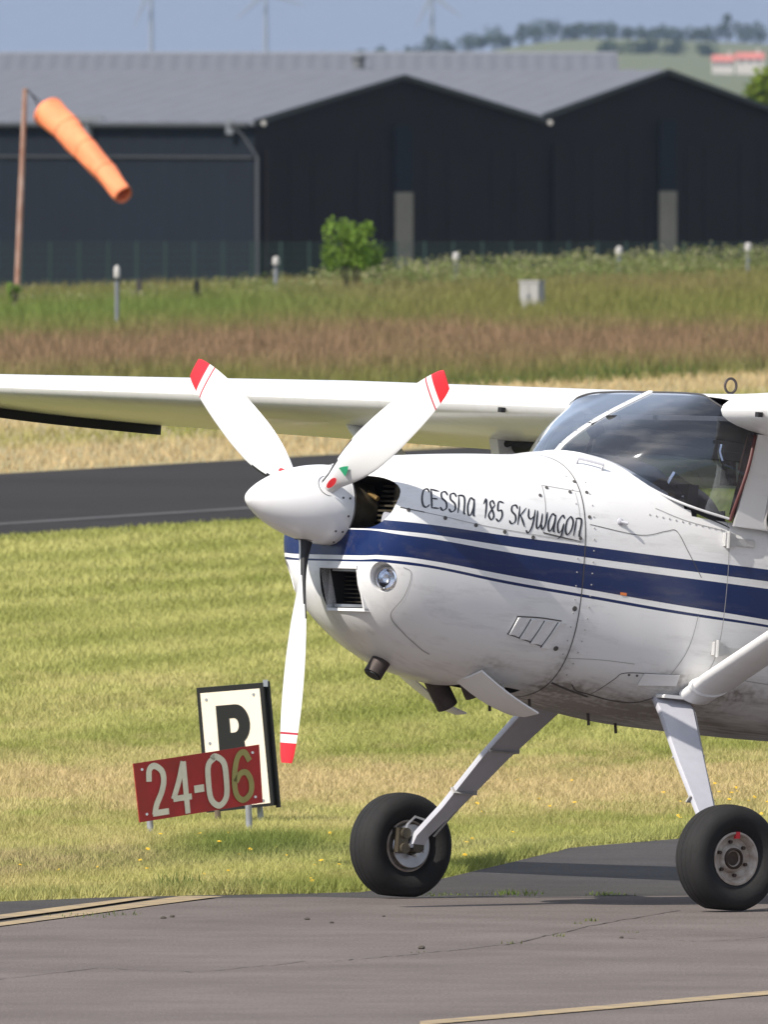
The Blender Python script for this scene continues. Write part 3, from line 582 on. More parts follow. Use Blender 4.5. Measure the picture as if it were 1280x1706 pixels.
def sign_b():
    root = empty('taxiway_sign', tuple(at(395, 1372, 13.15))); o = root.location
    Q = [at(327, 1146, 13.22)-o, at(438, 1137, 13.10)-o, at(456, 1342, 13.10)-o, at(344, 1354, 13.22)-o]
    fr, n = board(root, *Q, .035, M_BLK, 'frame')
    i0 = lambda s, t: bil(*Q, s, t)-n*.002
    g = MB(); P = [i0(.055, .045), i0(.945, .045), i0(.955, .975), i0(.065, .975)]; g.hexa([P[0], P[3], P[2], P[1]]+[p+n*.001 for p in (P[0], P[3], P[2], P[1])]); pn = g.build('panel', M_CREAM, fr, smooth=False)
    # block letter B: outline with two counters
    X0, X1, Y0_, Y1_ = .27, .77, .155, .80
    def c2(pts, r=10): return pts
    def arc(cx, cy, rx, ry, a0, a1, k=10): return [(cx+rx*math.cos(R(a0+(a1-a0)*i/k)), cy+ry*math.sin(R(a0+(a1-a0)*i/k))) for i in range(k+1)]
    outer = [(0, 0), (.55, 0)] + arc(.58, .25, .40, .25, -90, 62) + arc(.58, .76, .44, .24, -62, 90) + [(0, 1)]
    holes = [[(.38, .17), (.48, .17)] + arc(.50, .26, .14, .09, -90, 90) + [(.38, .35)], [(.38, .62), (.50, .62)] + arc(.52, .73, .15, .11, -90, 90) + [(.38, .84)]]
    cu = bpy.data.curves.new('letter', 'CURVE'); cu.dimensions = '2D'; cu.fill_mode = 'BOTH'
    for pl in [outer]+holes:
        sp = cu.splines.new('POLY'); sp.points.add(len(pl)-1); sp.use_cyclic_u = True
        for q, p in zip(sp.points, pl): q.co = (p[0], p[1], 0, 1)
    tmp = bpy.data.objects.new('letter_tmp', cu); me = bpy.data.meshes.new_from_object(tmp); me.name = 'letter'; bpy.data.objects.remove(tmp)
    for v in me.vertices: v.co = bil(*Q, X0+(X1-X0)*v.co.x, Y0_+(Y1_-Y0_)*v.co.y)-n*.0035
    me.materials.clear(); me.materials.append(M_BLK); lo = bpy.data.objects.new('letter', me); COL.objects.link(lo); lo.parent = pn
    for s, t in ((.14, .10), (.85, .09), (.14, .45), (.86, .95)):
        g = MB(); p = bil(*Q, s, t)-n*.003; g.lathe([(-.002, 0), (-.002, .007), (0, .007)], p, 'y', 10); g.build('bolt', M_GALV, pn)
    g = MB(); a, b = Q[1]+n*.037, Q[2]+n*.037; g.tube([a+Vector((.006, 0, .004)), b+Vector((.008, 0, -.01))], .012, 8); g.build('edge_channel', M_BLK, fr)
    g = MB(); g.box(Q[1]+n*.02+Vector((.004, 0, -.004)), (.022, .034, .03)); g.build('corner_cap', M_GALV, fr, smooth=False)
    for (u, v, m) in ((365, 1373, M_STAIN), (436, 1372, M_GALV)):
        g = MB(); b = at(u, v, 13.2)-o; b.z = -o.z-.05; a = at(u-6, 1300, 13.2)-o; g.tube([a, b], .014, 10); g.build('post', m, root)
    tag(root, 'black framed cream sign with letter B, behind the red one', 'sign')
sign_b()
# ------------------------------------------------------------ airplane (x forward, y left, z up in its own frame)
psi, th = R(34.25), R(5.0)
Fw = Vector((-math.cos(psi)*math.cos(th), -math.sin(psi)*math.cos(th), math.sin(th))); Lf = Vector((math.sin(psi), -math.cos(psi), 0)); Up = Fw.cross(Lf)
AC = empty('airplane'); AC.matrix_world = Matrix(((Fw.x, Lf.x, Up.x, (935-640)/410), (Fw.y, Lf.y, Up.y, 0), (Fw.z, Lf.z, Up.z, 0.012), (0, 0, 0, 1)))
tag(AC, 'white propeller airplane with blue stripes standing on the apron', 'airplane')
def white_paint(name, stripes=False, grime=.35):
    m = bpy.data.materials.new(name); m.use_nodes = True; n = m.node_tree; L = n.links; b = n.nodes['Principled BSDF']
    b.inputs['Roughness'].default_value = .32; b.inputs['Specular IOR Level'].default_value = .5; b.inputs['Coat Weight'].default_value = .25; b.inputs['Coat Roughness'].default_value = .12
    tc = n.nodes.new('ShaderNodeTexCoord'); sep = n.nodes.new('ShaderNodeSeparateXYZ'); L.new(tc.outputs['Object'], sep.inputs[0])
    def math_(op, a, b_=None):
        k = n.nodes.new('ShaderNodeMath'); k.operation = op
        for i, q in enumerate((a, b_)):
            if q is None: continue
            if isinstance(q, (int, float)): k.inputs[i].default_value = q
            else: L.new(q, k.inputs[i])
        return k.outputs[0]
    def mixc_(f, c1, c2):
        k = n.nodes.new('ShaderNodeMix'); k.data_type = 'RGBA'
        for i, q in ((0, f), (6, c1), (7, c2)):
            if isinstance(q, tuple): k.inputs[i].default_value = (*q, 1)
            elif isinstance(q, (int, float)): k.inputs[i].default_value = q
            else: L.new(q, k.inputs[i])
        return k.outputs[2]
    col = (.79, .785, .775)
    if stripes:
        E = [  # edge heights z along x, from front to back
         [(1.262, 1.475), (1.228, 1.474), (1.077, 1.470), (.738, 1.454), (.336, 1.441), (-.08, 1.425), (-.511, 1.413), (-1.5, 1.385)],
         [(1.262, 1.437), (1.227, 1.435), (1.076, 1.431), (.734, 1.412), (.335, 1.395), (-.081, 1.379), (-.512, 1.365), (-1.5, 1.33)],
         [(1.262, 1.431), (1.226, 1.423), (1.075, 1.414), (.732, 1.388), (.333, 1.368), (-.084, 1.35), (-.515, 1.335), (-1.5, 1.30)],
         [(1.262, 1.3285), (1.254, 1.332), (1.218, 1.332), (1.067, 1.325), (.724, 1.296), (.324, 1.267), (-.094, 1.236), (-.529, 1.209), (-1.5, 1.14)],
         [(1.262, 1.3115), (1.253, 1.316), (1.216, 1.315), (1.065, 1.3065), (.722, 1.273), (.319, 1.244), (-.096, 1.213), (-.531, 1.189), (-1.5, 1.12)],
         [(1.262, 1.303), (1.252, 1.305), (1.215, 1.303), (1.062, 1.2955), (.721, 1.261), (.318, 1.232), (-.099, 1.201), (-.531, 1.179), (-1.5, 1.11)]]
        X0, X1, Z0, Z1 = -1.5, 1.262, 1.0, 1.6
        xn = math_('DIVIDE', math_('SUBTRACT', sep.outputs[0], X0), X1-X0); lv = []
        for e in E:
            fc = n.nodes.new('ShaderNodeFloatCurve'); c = fc.mapping.curves[0]; pts = sorted([((x-X0)/(X1-X0), (z-Z0)/(Z1-Z0)) for x, z in e])
            while len(c.points) < len(pts): c.points.new(.5, .5)
            for q, p in zip(c.points, pts): q.location = p; q.handle_type = 'AUTO_CLAMPED'
            fc.mapping.update(); L.new(xn, fc.inputs['Value']); z = math_('ADD', math_('MULTIPLY', fc.outputs[0], Z1-Z0), Z0); lv.append(math_('LESS_THAN', sep.outputs[2], z))
        mask = math_('ADD', math_('ADD', math_('SUBTRACT', lv[0], lv[1]), math_('SUBTRACT', lv[2], lv[3])), math_('SUBTRACT', lv[4], lv[5]))
        t = n.nodes.new('ShaderNodeTexNoise'); t.inputs['Scale'].default_value = 5; t.inputs['Detail'].default_value = 6; L.new(tc.outputs['Object'], t.inputs['Vector'])
        r = n.nodes.new('ShaderNodeValToRGB'); r.color_ramp.elements[0].position = .5; r.color_ramp.elements[1].position = .8; r.color_ramp.elements[0].color = (.003, .0165, .090, 1); r.color_ramp.elements[1].color = (.008, .024, .100, 1); L.new(t.outputs[0], r.inputs[0])
        col = mixc_(mask, col, r.outputs[0])
    # dirt: fine specks plus long streaks blown aft
    mp = n.nodes.new('ShaderNodeMapping'); mp.inputs['Scale'].default_value = (1.2, 9, 9); L.new(tc.outputs['Object'], mp.inputs[0])
    t = n.nodes.new('ShaderNodeTexNoise'); t.inputs['Scale'].default_value = 2.2; t.inputs['Detail'].default_value = 9; t.inputs['Roughness'].default_value = .7; L.new(mp.outputs[0], t.inputs['Vector'])
    r = n.nodes.new('ShaderNodeMapRange'); r.inputs[1].default_value = .52; r.inputs[2].default_value = .82; L.new(t.outputs[0], r.inputs[0])
    t2 = n.nodes.new('ShaderNodeTexNoise'); t2.inputs['Scale'].default_value = 38; t2.inputs['Detail'].default_value = 4; L.new(tc.outputs['Object'], t2.inputs['Vector'])
    r2 = n.nodes.new('ShaderNodeMapRange'); r2.inputs[1].default_value = .64; r2.inputs[2].default_value = .80; L.new(t2.outputs[0], r2.inputs[0])
    f = math_('MULTIPLY', math_('ADD', r.outputs[0], math_('MULTIPLY', r2.outputs[0], .35)), grime)
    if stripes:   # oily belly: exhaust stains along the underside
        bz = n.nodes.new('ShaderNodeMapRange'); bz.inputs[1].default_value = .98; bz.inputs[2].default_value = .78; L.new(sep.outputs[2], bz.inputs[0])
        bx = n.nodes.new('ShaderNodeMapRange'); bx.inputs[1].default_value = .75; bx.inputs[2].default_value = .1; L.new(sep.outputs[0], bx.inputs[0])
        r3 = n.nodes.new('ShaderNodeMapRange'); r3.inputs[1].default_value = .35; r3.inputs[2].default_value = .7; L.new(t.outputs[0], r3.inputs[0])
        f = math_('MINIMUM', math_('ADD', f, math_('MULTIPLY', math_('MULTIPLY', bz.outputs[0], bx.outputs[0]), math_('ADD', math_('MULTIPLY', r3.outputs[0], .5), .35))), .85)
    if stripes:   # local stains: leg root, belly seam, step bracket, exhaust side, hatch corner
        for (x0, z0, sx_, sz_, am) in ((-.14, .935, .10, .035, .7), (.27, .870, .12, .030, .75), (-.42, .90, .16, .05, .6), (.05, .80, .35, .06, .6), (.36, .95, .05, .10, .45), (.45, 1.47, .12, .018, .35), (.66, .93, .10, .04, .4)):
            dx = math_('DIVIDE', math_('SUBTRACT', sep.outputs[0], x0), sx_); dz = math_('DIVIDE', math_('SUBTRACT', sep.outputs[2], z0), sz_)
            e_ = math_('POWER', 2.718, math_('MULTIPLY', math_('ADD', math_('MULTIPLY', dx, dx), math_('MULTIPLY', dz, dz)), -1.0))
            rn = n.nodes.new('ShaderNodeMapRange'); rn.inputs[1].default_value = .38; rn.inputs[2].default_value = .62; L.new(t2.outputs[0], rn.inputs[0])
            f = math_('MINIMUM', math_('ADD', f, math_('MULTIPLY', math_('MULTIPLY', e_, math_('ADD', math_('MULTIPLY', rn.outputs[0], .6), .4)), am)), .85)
    L.new(mixc_(f, col, (.17, .145, .12)), b.inputs['Base Color']); L.new(math_('ADD', math_('MULTIPLY', f, .4), .3), b.inputs['Roughness'])
    return m
M_BODY = white_paint('striped_paint', True, .34); M_PAINT = white_paint('white_paint', False, .16); M_CLEAN = mat('gloss_white', (.80, .795, .79), .3, coat=.3, var=.03, scale=5)
M_GREYP = mat('silver_grey_paint', (.46, .46, .50), .4, var=.08, scale=9); M_DK = mat('dark_seam', (.085, .078, .072), .7); M_SOFT = mat('faint_seam', (.38, .37, .36), .6)
M_IN = mat('engine_bay', (.012, .011, .010), .8); M_ENG = mat('engine_metal', (.10, .085, .06), .5, metal=.5, var=.4, scale=18); M_BRASS = mat('brass_tube', (.45, .30, .12), .4, metal=.8)
M_STEEL = mat('bare_steel', (.55, .55, .56), .35, metal=.9, var=.15, scale=15); M_RUB = mat('tyre_rubber', (.008, .008, .0085), .8, col2=(.019, .018, .017), scale=6, bump=.2, bscale=90, spec=.35); M_BLACKP = mat('matt_black', (.010, .010, .011), .6)
M_EXH = mat('exhaust_pipe', (.07, .055, .05), .6, metal=.5, var=.3, scale=20); M_TRIMR = mat('red_brown_trim', (.085, .022, .02), .6, var=.2, scale=14); M_CABIN = mat('dark_cabin', (.06, .058, .06), .85); M_SKIN = mat('tan_trim', (.45, .26, .17), .6)
M_REDP = mat('red_paint', (.62, .022, .03), .4); M_CYAN = mat('blue_edge', (.02, .25, .42), .4); M_CHROME = mat('chrome', (.8, .8, .82), .12, metal=1.); M_SEAT = mat('seat_cloth', (.14, .10, .085), .9); M_ORANGE = mat('orange_decal', (.75, .22, .06), .5); M_GREEN = mat('green_decal', (.02, .30, .14), .5); M_INK = mat('ink', (.020, .022, .030), .45)
def glass(name, tint, spec=.9):
    m = bpy.data.materials.new(name); m.use_nodes = True; n = m.node_tree; n.nodes.remove(n.nodes['Principled BSDF'])
    t = n.nodes.new('ShaderNodeBsdfTransparent'); t.inputs[0].default_value = (*tint, 1); g = n.nodes.new('ShaderNodeBsdfGlossy'); g.inputs['Roughness'].default_value = .04; g.inputs[0].default_value = (spec*.92, spec*.97, spec*1.05, 1)
    f = n.nodes.new('ShaderNodeFresnel'); f.inputs['IOR'].default_value = 1.49; x = n.nodes.new('ShaderNodeMixShader'); k = n.nodes.new('ShaderNodeMath'); k.operation = 'MULTIPLY_ADD'; k.inputs[1].default_value = 2.0; k.inputs[2].default_value = .02
    n.links.new(f.outputs[0], k.inputs[0]); n.links.new(k.outputs[0], x.inputs[0]); n.links.new(t.outputs[0], x.inputs[1]); n.links.new(g.outputs[0], x.inputs[2]); n.links.new(x.outputs[0], n.nodes['Material Output'].inputs[0]); return m
M_GLASS = glass('perspex', (.80, .84, .93))
def dusty(m):
    n = m.node_tree; out = n.nodes['Material Output']; old = out.inputs[0].links[0].from_socket; tc = n.nodes.new('ShaderNodeTexCoord'); mp = n.nodes.new('ShaderNodeMapping'); mp.inputs['Rotation'].default_value = (0, R(-38), 0); mp.inputs['Scale'].default_value = (1.5, 3, 16)
    n.links.new(tc.outputs['Object'], mp.inputs[0]); t = n.nodes.new('ShaderNodeTexNoise'); t.inputs['Scale'].default_value = 1.6; t.inputs['Detail'].default_value = 5; n.links.new(mp.outputs[0], t.inputs['Vector'])
    r = n.nodes.new('ShaderNodeMapRange'); r.inputs[1].default_value = .48; r.inputs[2].default_value = .78; r.inputs[4].default_value = .10; n.links.new(t.outputs[0], r.inputs[0]); d = n.nodes.new('ShaderNodeBsdfDiffuse'); d.inputs[0].default_value = (.5, .48, .47, 1); x = n.nodes.new('ShaderNodeMixShader')
    n.links.new(r.outputs[0], x.inputs[0]); n.links.new(old, x.inputs[1]); n.links.new(d.outputs[0], x.inputs[2]); n.links.new(x.outputs[0], out.inputs[0])
dusty(M_GLASS)
# x, ztop, zbot, halfwidth, zc, n_up, n_low
ST=np.array([
(-6.1,1.62,1.42,.03,1.52,2.2,2.2),
(-5.2,1.62,1.28,.10,1.46,2.3,2.3),
(-3.6,1.66,1.02,.27,1.40,2.5,2.6),
(-2.4,1.72,.84,.46,1.36,2.8,3.0),
(-1.5,1.76,.755,.565,1.33,3.0,3.2),
(-.9,1.78,.738,.572,1.33,3.0,3.2),
(-.3,1.80,.748,.565,1.33,3.0,3.0),
(0.0,1.83,.775,.535,1.34,3.0,2.9),
(.18,1.833,.80,.515,1.35,2.9,2.8),
(.35,1.808,.82,.50,1.36,2.8,2.7),
(.60,1.79,.838,.487,1.37,2.7,2.6),
(.85,1.767,.875,.472,1.38,2.6,2.5),
(1.0,1.748,.935,.457,1.39,2.55,2.5),
(1.10,1.732,1.00,.442,1.40,2.5,2.5),
(1.17,1.712,1.06,.420,1.41,2.5,2.5),
(1.22,1.685,1.125,.388,1.42,2.5,2.5),
(1.25,1.65,1.185,.345,1.43,2.5,2.5),
(1.262,1.60,1.24,.29,1.43,2.5,2.5)])
def _pchip(x,y,xq):
    h=np.diff(x);d=np.diff(y)/h
    m=np.zeros(len(x));m[0]=d[0];m[-1]=d[-1]
    for i in range(1,len(x)-1):
        if d[i-1]*d[i]>0:
            w1=2*h[i]+h[i-1];w2=h[i]+2*h[i-1]
            m[i]=(w1+w2)/(w1/d[i-1]+w2/d[i])
    k=np.clip(np.searchsorted(x,xq)-1,0,len(x)-2)
    t=(xq-x[k])/h[k]
    return (2*t**3-3*t**2+1)*y[k]+(t**3-2*t**2+t)*h[k]*m[k]+(-2*t**3+3*t**2)*y[k+1]+(t**3-t**2)*h[k]*m[k+1]
def sec(x):
    x=float(np.clip(x,ST[0,0],ST[-1,0]))
    return [float(_pchip(ST[:,0],ST[:,j],x)) for j in range(1,7)]
def ysurf(x,z):
    zt,zb,w,zc,nu,nl=sec(x)
    if z>=zc: q=(z-zc)/(zt-zc);n=nu
    else: q=(zc-z)/(zc-zb);n=nl
    if q>=1: return 0.
    return w*(1-q**n)**(1/n)

def ring(x, n=72):
    zt, zb, w_, zc, nu, nl = sec(x); out = []
    for k in range(n):
        t = 2*math.pi*(k+.5)/n; c, s = math.cos(t), math.sin(t); e = nu if s >= 0 else nl
        out.append((x, w_*math.copysign(abs(c)**(2/e), c), zc+((zt-zc) if s >= 0 else (zc-zb))*math.copysign(abs(s)**(2/e), s)))
    return out
def nrm(x, z):
    h = .004; p = Vector((x, ysurf(x, z), z)); a = Vector((x+h, ysurf(x+h, z), z))-p; b = Vector((x, ysurf(x, z+h), z+h))-p
    n = a.cross(b).normalized(); return n if n.y > 0 else -n
def onskin(x, z, off=.002): return Vector((x, ysurf(x, z), z))+nrm(x, z)*off
def boolean(obj, cutter):
    md = obj.modifiers.new('cut', 'BOOLEAN'); md.operation = 'DIFFERENCE'; md.object = cutter; md.solver = 'EXACT'
    try: md.material_mode = 'TRANSFER'
    except Exception: pass
    dg = bpy.context.evaluated_depsgraph_get(); dg.update(); me = bpy.data.meshes.new_from_object(obj.evaluated_get(dg)); obj.modifiers.clear(); old = obj.data; obj.data = me; bpy.data.meshes.remove(old)
    cm = cutter.data; bpy.data.objects.remove(cutter); bpy.data.meshes.remove(cm)
# cowling (front) and fuselage (aft of the firewall seam)
XF = .352
xs_c = list(np.concatenate([np.linspace(XF, 1.0, 22), np.linspace(1.02, 1.2, 12), [1.212, 1.222, 1.232, 1.241, 1.249, 1.255, 1.259, 1.262]]))
g = MB(); rings = [ring(x, 96) for x in xs_c]
last = rings[-1]; cz = sec(1.262)[3]
for f in (.92, .75): rings.append([(1.262+.004*(1-f)+.002, p[1]*f, cz+(p[2]-cz)*f) for p in last])
g.loft(rings); cowl = g.build('cowling', M_BODY, AC, angle=50); cowl['label'] = 'white nose cowling with blue stripes and lettering'
def cutter(mb, m): return mb.build('cutter', m, AC, smooth=False)
for sg in (1, -1):       # cooling inlets either side of the spinner
    g = MB(); rr = []
    for x, f in ((1.02, .82), (1.15, .94), (1.20, 1.0), (1.30, 1.08)):
        pts = []
        for k in range(36):
            t = 2*math.pi*k/36; c, s = math.cos(t), math.sin(t); pts.append((x, sg*.197+.178*f*math.copysign(abs(c)**.75, c), 1.546+.104*f*math.copysign(abs(s)**.75, s)))
        rr.append(pts)
    g.loft(rr); boolean(cowl, cutter(g, M_IN))
for sg in (1, -1):       # landing light recesses
    g = MB(); d = Vector((1, sg*.62, 0)).normalized(); p0 = Vector((1.232, sg*.345, 1.242)); g.tube([p0-d*.085, p0-d*.03, p0+d*.06], [.05, .058, .075], 28); boolean(cowl, cutter(g, M_CLEAN))
g = MB(); g.hexa([(1.08, -.052, 1.275), (1.08, -.052, 1.125), (1.08, .205, 1.125), (1.08, .205, 1.275), (1.36, -.052, 1.275), (1.36, -.052, 1.105), (1.36, .205, 1.105), (1.36, .205, 1.275)]); boolean(cowl, cutter(g, M_IN))
g = MB(); g.box((.54, 0, .82), (.24, .42, .16)); boolean(cowl, cutter(g, M_IN))      # cooling air outlet under the engine
cowl.data.shade_smooth(); cowl.data.set_sharp_from_angle(angle=R(38))
# intake lining and filter
g = MB()
for z in np.linspace(1.13, 1.265, 9): g.box((1.135, .076, z), (.01, .25, .004))
g.build('filter_screen', M_ENG, AC, smooth=False)
g = MB(); y0_, y1_, z0_, z1_, xf = -.062, .215, 1.108, 1.286, 1.262
for (a, b, zz0, zz1) in ((y0_, y1_, z1_-.012, z1_), (y0_, y1_, z0_-.003, z0_+.009), (y0_, y0_+.01, z0_, z1_), (y1_-.01, y1_, z0_, z1_)):
    xt = lambda z: 1.2675 if z > 1.25 else 1.213
    g.hexa([(xt(zz1), a, zz1), (xt(zz0), a, zz0), (xt(zz0), b, zz0), (xt(zz1), b, zz1), (xt(zz1)-.05, a, zz1), (xt(zz0)-.05, a, zz0), (xt(zz0)-.05, b, zz0), (xt(zz1)-.05, b, zz1)])
inf = g.build('air_intake', M_CLEAN, AC, smooth=False)
g = MB(); g.box((1.185, .076, 1.272), (.05, .235, .012)); g.build('intake_lip', M_STEEL, inf, smooth=False); g = MB(); g.box((1.165, .076, 1.128), (.05, .235, .012)); g.build('intake_lip', M_STEEL, inf, smooth=False)
for sg in (1, -1):
    d = Vector((1, sg*.62, 0)).normalized(); p0 = Vector((1.232, sg*.345, 1.242))-d*.06; rot = d.to_track_quat('X', 'Z').to_matrix().to_4x4(); rot.translation = p0
    g = MB(); g.lathe([(0, .044), (.012, .046), (.014, .040), (.004, .03), (-.008, .012), (-.01, 0)], n=24); o = g.build('landing_light', M_CHROME, AC); o.matrix_local = rot
    g = MB(); g.lathe([(.012, .041), (.018, .03), (.022, .012), (.0225, 0)], n=24); l = g.build('lens', glass('lamp_glass', (.85, .87, .9)), o)
# engine seen through the inlets
g = MB()
for sg in (1, -1):
    for k in range(9): g.box((1.05-.004*k, sg*.20, 1.46+.02*k), (.16, .17, .008))
    g.tube([(1.06, sg*.22, 1.44), (1.06, sg*.22, 1.64)], .045, 14)
g.build('engine', M_ENG, AC); g = MB(); g.tube([(1.13, .03, 1.60), (1.16, .10, 1.59), (1.15, .16, 1.565)], .010, 8); g.build('brass_tube', M_BRASS, AC)
g = MB(); g.lathe([(1.12, .12), (1.255, .13)], (0, 0, 1.527), 'x', 32, caps=True); g.build('crankcase', M_ENG, AC)
g = MB(); g.tube([(1.21, .30, 1.475), (1.12, .33, 1.47)], .035, 12); g.build('baffle', M_GREYP, AC)
# fuselage with the cockpit left open
xs_f = list(np.linspace(-6.1, -2.4, 16))[:-1]+list(np.linspace(-2.4, -.5, 20))[:-1]+list(np.linspace(-.5, XF, 30)); xs_f[-1] = XF-.003
g = MB(); g.loft([ring(x, 96) for x in xs_f]); fus = g.build('fuselage', M_BODY, AC, angle=50); fus['label'] = 'white fuselage with three blue stripes and stained belly'
bm = bmesh.new(); bm.from_mesh(fus.data); kill = []
for f in bm.faces:
    c = f.calc_center_median()
    xb = float(np.interp(abs(c.y), [0, .15, .27, .40, .48, .53, .556], [.181, .150, .115, .050, -.045, -.158, -.312]))
    if -2.2 < c.x < xb-.035 and c.z > 1.6 and abs(c.y) < .545: kill.append(f)
bmesh.ops.delete(bm, geom=kill, context='FACES'); bm.to_mesh(fus.data); bm.free()
# windscreen: base curve on the deck, top curve under the wing root
BASE = [(0, .186, 1.833), (.15, .166, 1.825), (.27, .136, 1.797), (.40, .066, 1.733), (.48, -.045, 1.672), (.53, -.158, 1.634), (.556, -.312, 1.603)]
TOP = [(0, -.262, 2.110), (.14, -.262, 2.110), (.27, -.262, 2.108), (.40, -.245, 2.100), (.49, -.232, 2.075), (.545, -.275, 2.035), (.572, -.395, 1.950)]
def wcol(i):
    b, t = BASE[i], TOP[i]; P = []
    for k in range(13):
        f = k/12; bu = math.sin(math.pi*f**.7)*(.026, .032, .045, .055, .055, .03, .012)[i]; y = b[0]*(1-f)+t[0]*f; y = y+(.03*math.sin(math.pi*f) if i > 2 else .012*i*math.sin(math.pi*f)/2)
        P.append((b[1]*(1-f)+t[1]*f+bu*.55, y, (b[2]-.008)*(1-f)+t[2]*f+bu*.8))
    return P
def finecols(sg):
    A = np.array([wcol(i) for i in range(7)]); out = []
    for s in np.linspace(0, 6, 37):
        i = min(int(s), 5); f = s-i; p0 = A[max(i-1, 0)] if i > 0 else A[1]*np.array([1, -1, 1]); p3 = A[min(i+2, 6)]
        q = .5*((2*A[i])+(-p0+A[i+1])*f+(2*p0-5*A[i]+4*A[i+1]-p3)*f*f+(-p0+3*A[i]-3*A[i+1]+p3)*f**3); out.append([tuple(p*np.array([1, sg, 1])) for p in q])
    return out
cols = finecols(-1)[::-1][:-1]+finecols(1); g = MB(); g.loft(cols, False, False, closed=False); ws = g.build('windscreen', M_GLASS, AC, angle=60)
# dark cover of the deck under the glass
g = MB(); rows = []
for f in np.linspace(0, 1, 14):
    row = []
    for c in cols:
        b = Vector(c[0]); q = Vector((b.x*(1-f)+(-.30)*f-.012, b.y*(1-.08*f)*.975, 0)); zs = [p for p in ring(q.x, 160) if p[2] > 1.4]; zz = float(np.interp(q.y, [p[1] for p in zs][::-1], [p[2] for p in zs][::-1])); row.append((q.x, q.y, zz+.004-.05*f*(1 if q.x < -.1 else 0)))
    rows.append(row)
g.loft(rows, False, False, closed=False); g.build('glareshield', M_CABIN, AC)
# metal frames: centre strip, rims
def edge_tube(pts, w_, t, name, m, par=AC):
    g = MB(); g.tube(pts, w_, 8); return g.build(name, m, par)
mid = [Vector(p) for p in wcol(0)]; g = MB(); rr = []
for i, p in enumerate(mid):
    t = (mid[min(i+1, 12)]-mid[max(i-1, 0)]).normalized(); n = Vector((-t.z, 0, t.x)); n = n if n.z > 0 else -n
    rr.append([p+Vector((0, -.017, 0))+n*.001, p+Vector((0, .017, 0))+n*.001, p+Vector((0, .014, 0))+n*.007, p+Vector((0, -.014, 0))+n*.007])
g.loft(rr); strip_o = g.build('windscreen_strip', M_CLEAN, AC)
g = MB()
for p in mid[1:-1:2]: g.tube([p+Vector((.004, 0, .008)), p+Vector((.006, 0, .011))], .004, 6)
g.build('screw', M_STEEL, strip_o)
for sg in (1, -1):
    c = finecols(sg); edge_tube([Vector(k[0])+Vector((0, 0, .008)) for k in c], .0055, 0, 'windscreen_rim', M_CLEAN); edge_tube([k for k in c[-1]], .008, 0, 'windscreen_post', M_TRIMR)
    edge_tube([k[-1] for k in c], .004, 0, 'windscreen_rim', M_CABIN)
# cabin sides: door with window, rear side
def slab_yz(): pass
def door(sg):
    y = .566*sg; o = [(-.318, 1.595), (-.405, 1.955), (-1.35, 1.95), (-1.35, 1.02), (-1.05, .86), (-.50, .86), (-.335, 1.0)]
    # front frame with rounded window opening
    win = []; cx0, cx1, cz0, cz1, rr = -1.25, -.475, 1.56, 1.89, .055
    for (cx, cz, a0) in ((cx1-rr-.02, cz1-rr, 0), (cx0+rr, cz1-rr, 90), (cx0+rr, cz0+rr, 180), (cx1-rr+.005, cz0+rr, 270)):
        for k in range(7): a = R(a0+15*k); win.append((cx+rr*math.cos(a), cz+rr*math.sin(a)))
    cu = bpy.data.curves.new('door', 'CURVE'); cu.dimensions = '2D'; cu.fill_mode = 'BOTH'; cu.extrude = .006
    up = [(-.318, 1.575), (-.405, 1.955), (-1.35, 1.95), (-1.35, 1.575)]
    for pl in (up, win):
        sp = cu.splines.new('POLY'); sp.points.add(len(pl)-1); sp.use_cyclic_u = True
        for q, p in zip(sp.points, pl): q.co = (p[0], p[1], 0, 1)
    tmp = bpy.data.objects.new('door_tmp', cu); me = bpy.data.meshes.new_from_object(tmp); bpy.data.objects.remove(tmp); me.name = 'door'
    for v in me.vertices:
        x, z, d = v.co.x, v.co.y, v.co.z; v.co = (x, sg*(.572+.002*(z-1.6)+d), z)
    me.materials.clear(); me.materials.append(M_PAINT); fix(me); do = bpy.data.objects.new('door', me); COL.objects.link(do); do.parent = AC
    g = MB(); g.add([(p[0], sg*.5715, p[1]) for p in win], [tuple(range(len(win)))]); g.build('window', glass('tinted_window', (.42, .50, .50)), do, smooth=False)
    g = MB(); g.tube([(p[0], sg*.580, p[1]) for p in win]+[(win[0][0], sg*.580, win[0][1])], .006, 8); g.build('window_seal', M_SOFT, do)
    for (hx, hz) in ((-.311, 1.517), (-.298, 1.076)):
        g = MB(); p = onskin(hx, hz, .008); g.box(p, (.05, .022, .055)); p2 = onskin(hx-.07, hz-.006, .006); g.box(p2, (.10, .018, .03)); g.tube([p+Vector((.01, .012, -.035)), p+Vector((.01, .012, .035))], .008, 8); g.build('hinge', M_PAINT, do)
    return do
for sg in (1, -1): door(sg)
# cabin inside
g = MB(); g.hexa([(-.3, -.56, 2.0), (-2.3, -.56, 1.9), (-2.3, .56, 1.9), (-.3, .56, 2.0), (-.3, -.56, 2.02), (-2.3, -.56, 1.92), (-2.3, .56, 1.92), (-.3, .56, 2.02)]); g.build('headliner', M_CABIN, AC, smooth=False)
g = MB(); g.box((-2.3, 0, 1.4), (.03, .9, .8)); g.build('rear_bulkhead', M_CABIN, AC, smooth=False)
g = MB(); g.loft([[(x, w_, 1.55), (x, w_, zt*.5+.8), (x, w_*.8, zt), (x, -w_*.8, zt), (x, -w_, zt*.5+.8), (x, -w_, 1.55)] for x, w_, zt in ((-1.36, .572, 2.0), (-1.9, .53, 1.93), (-2.5, .40, 1.78), (-3.2, .2, 1.62))], False, True, closed=False); g.build('rear_cabin', M_PAINT, AC, angle=40)
g = MB(); g.box((-1.25, 0, .985), (1.6, .9, .03)); g.build('cabin_floor', M_CABIN, AC, smooth=False)
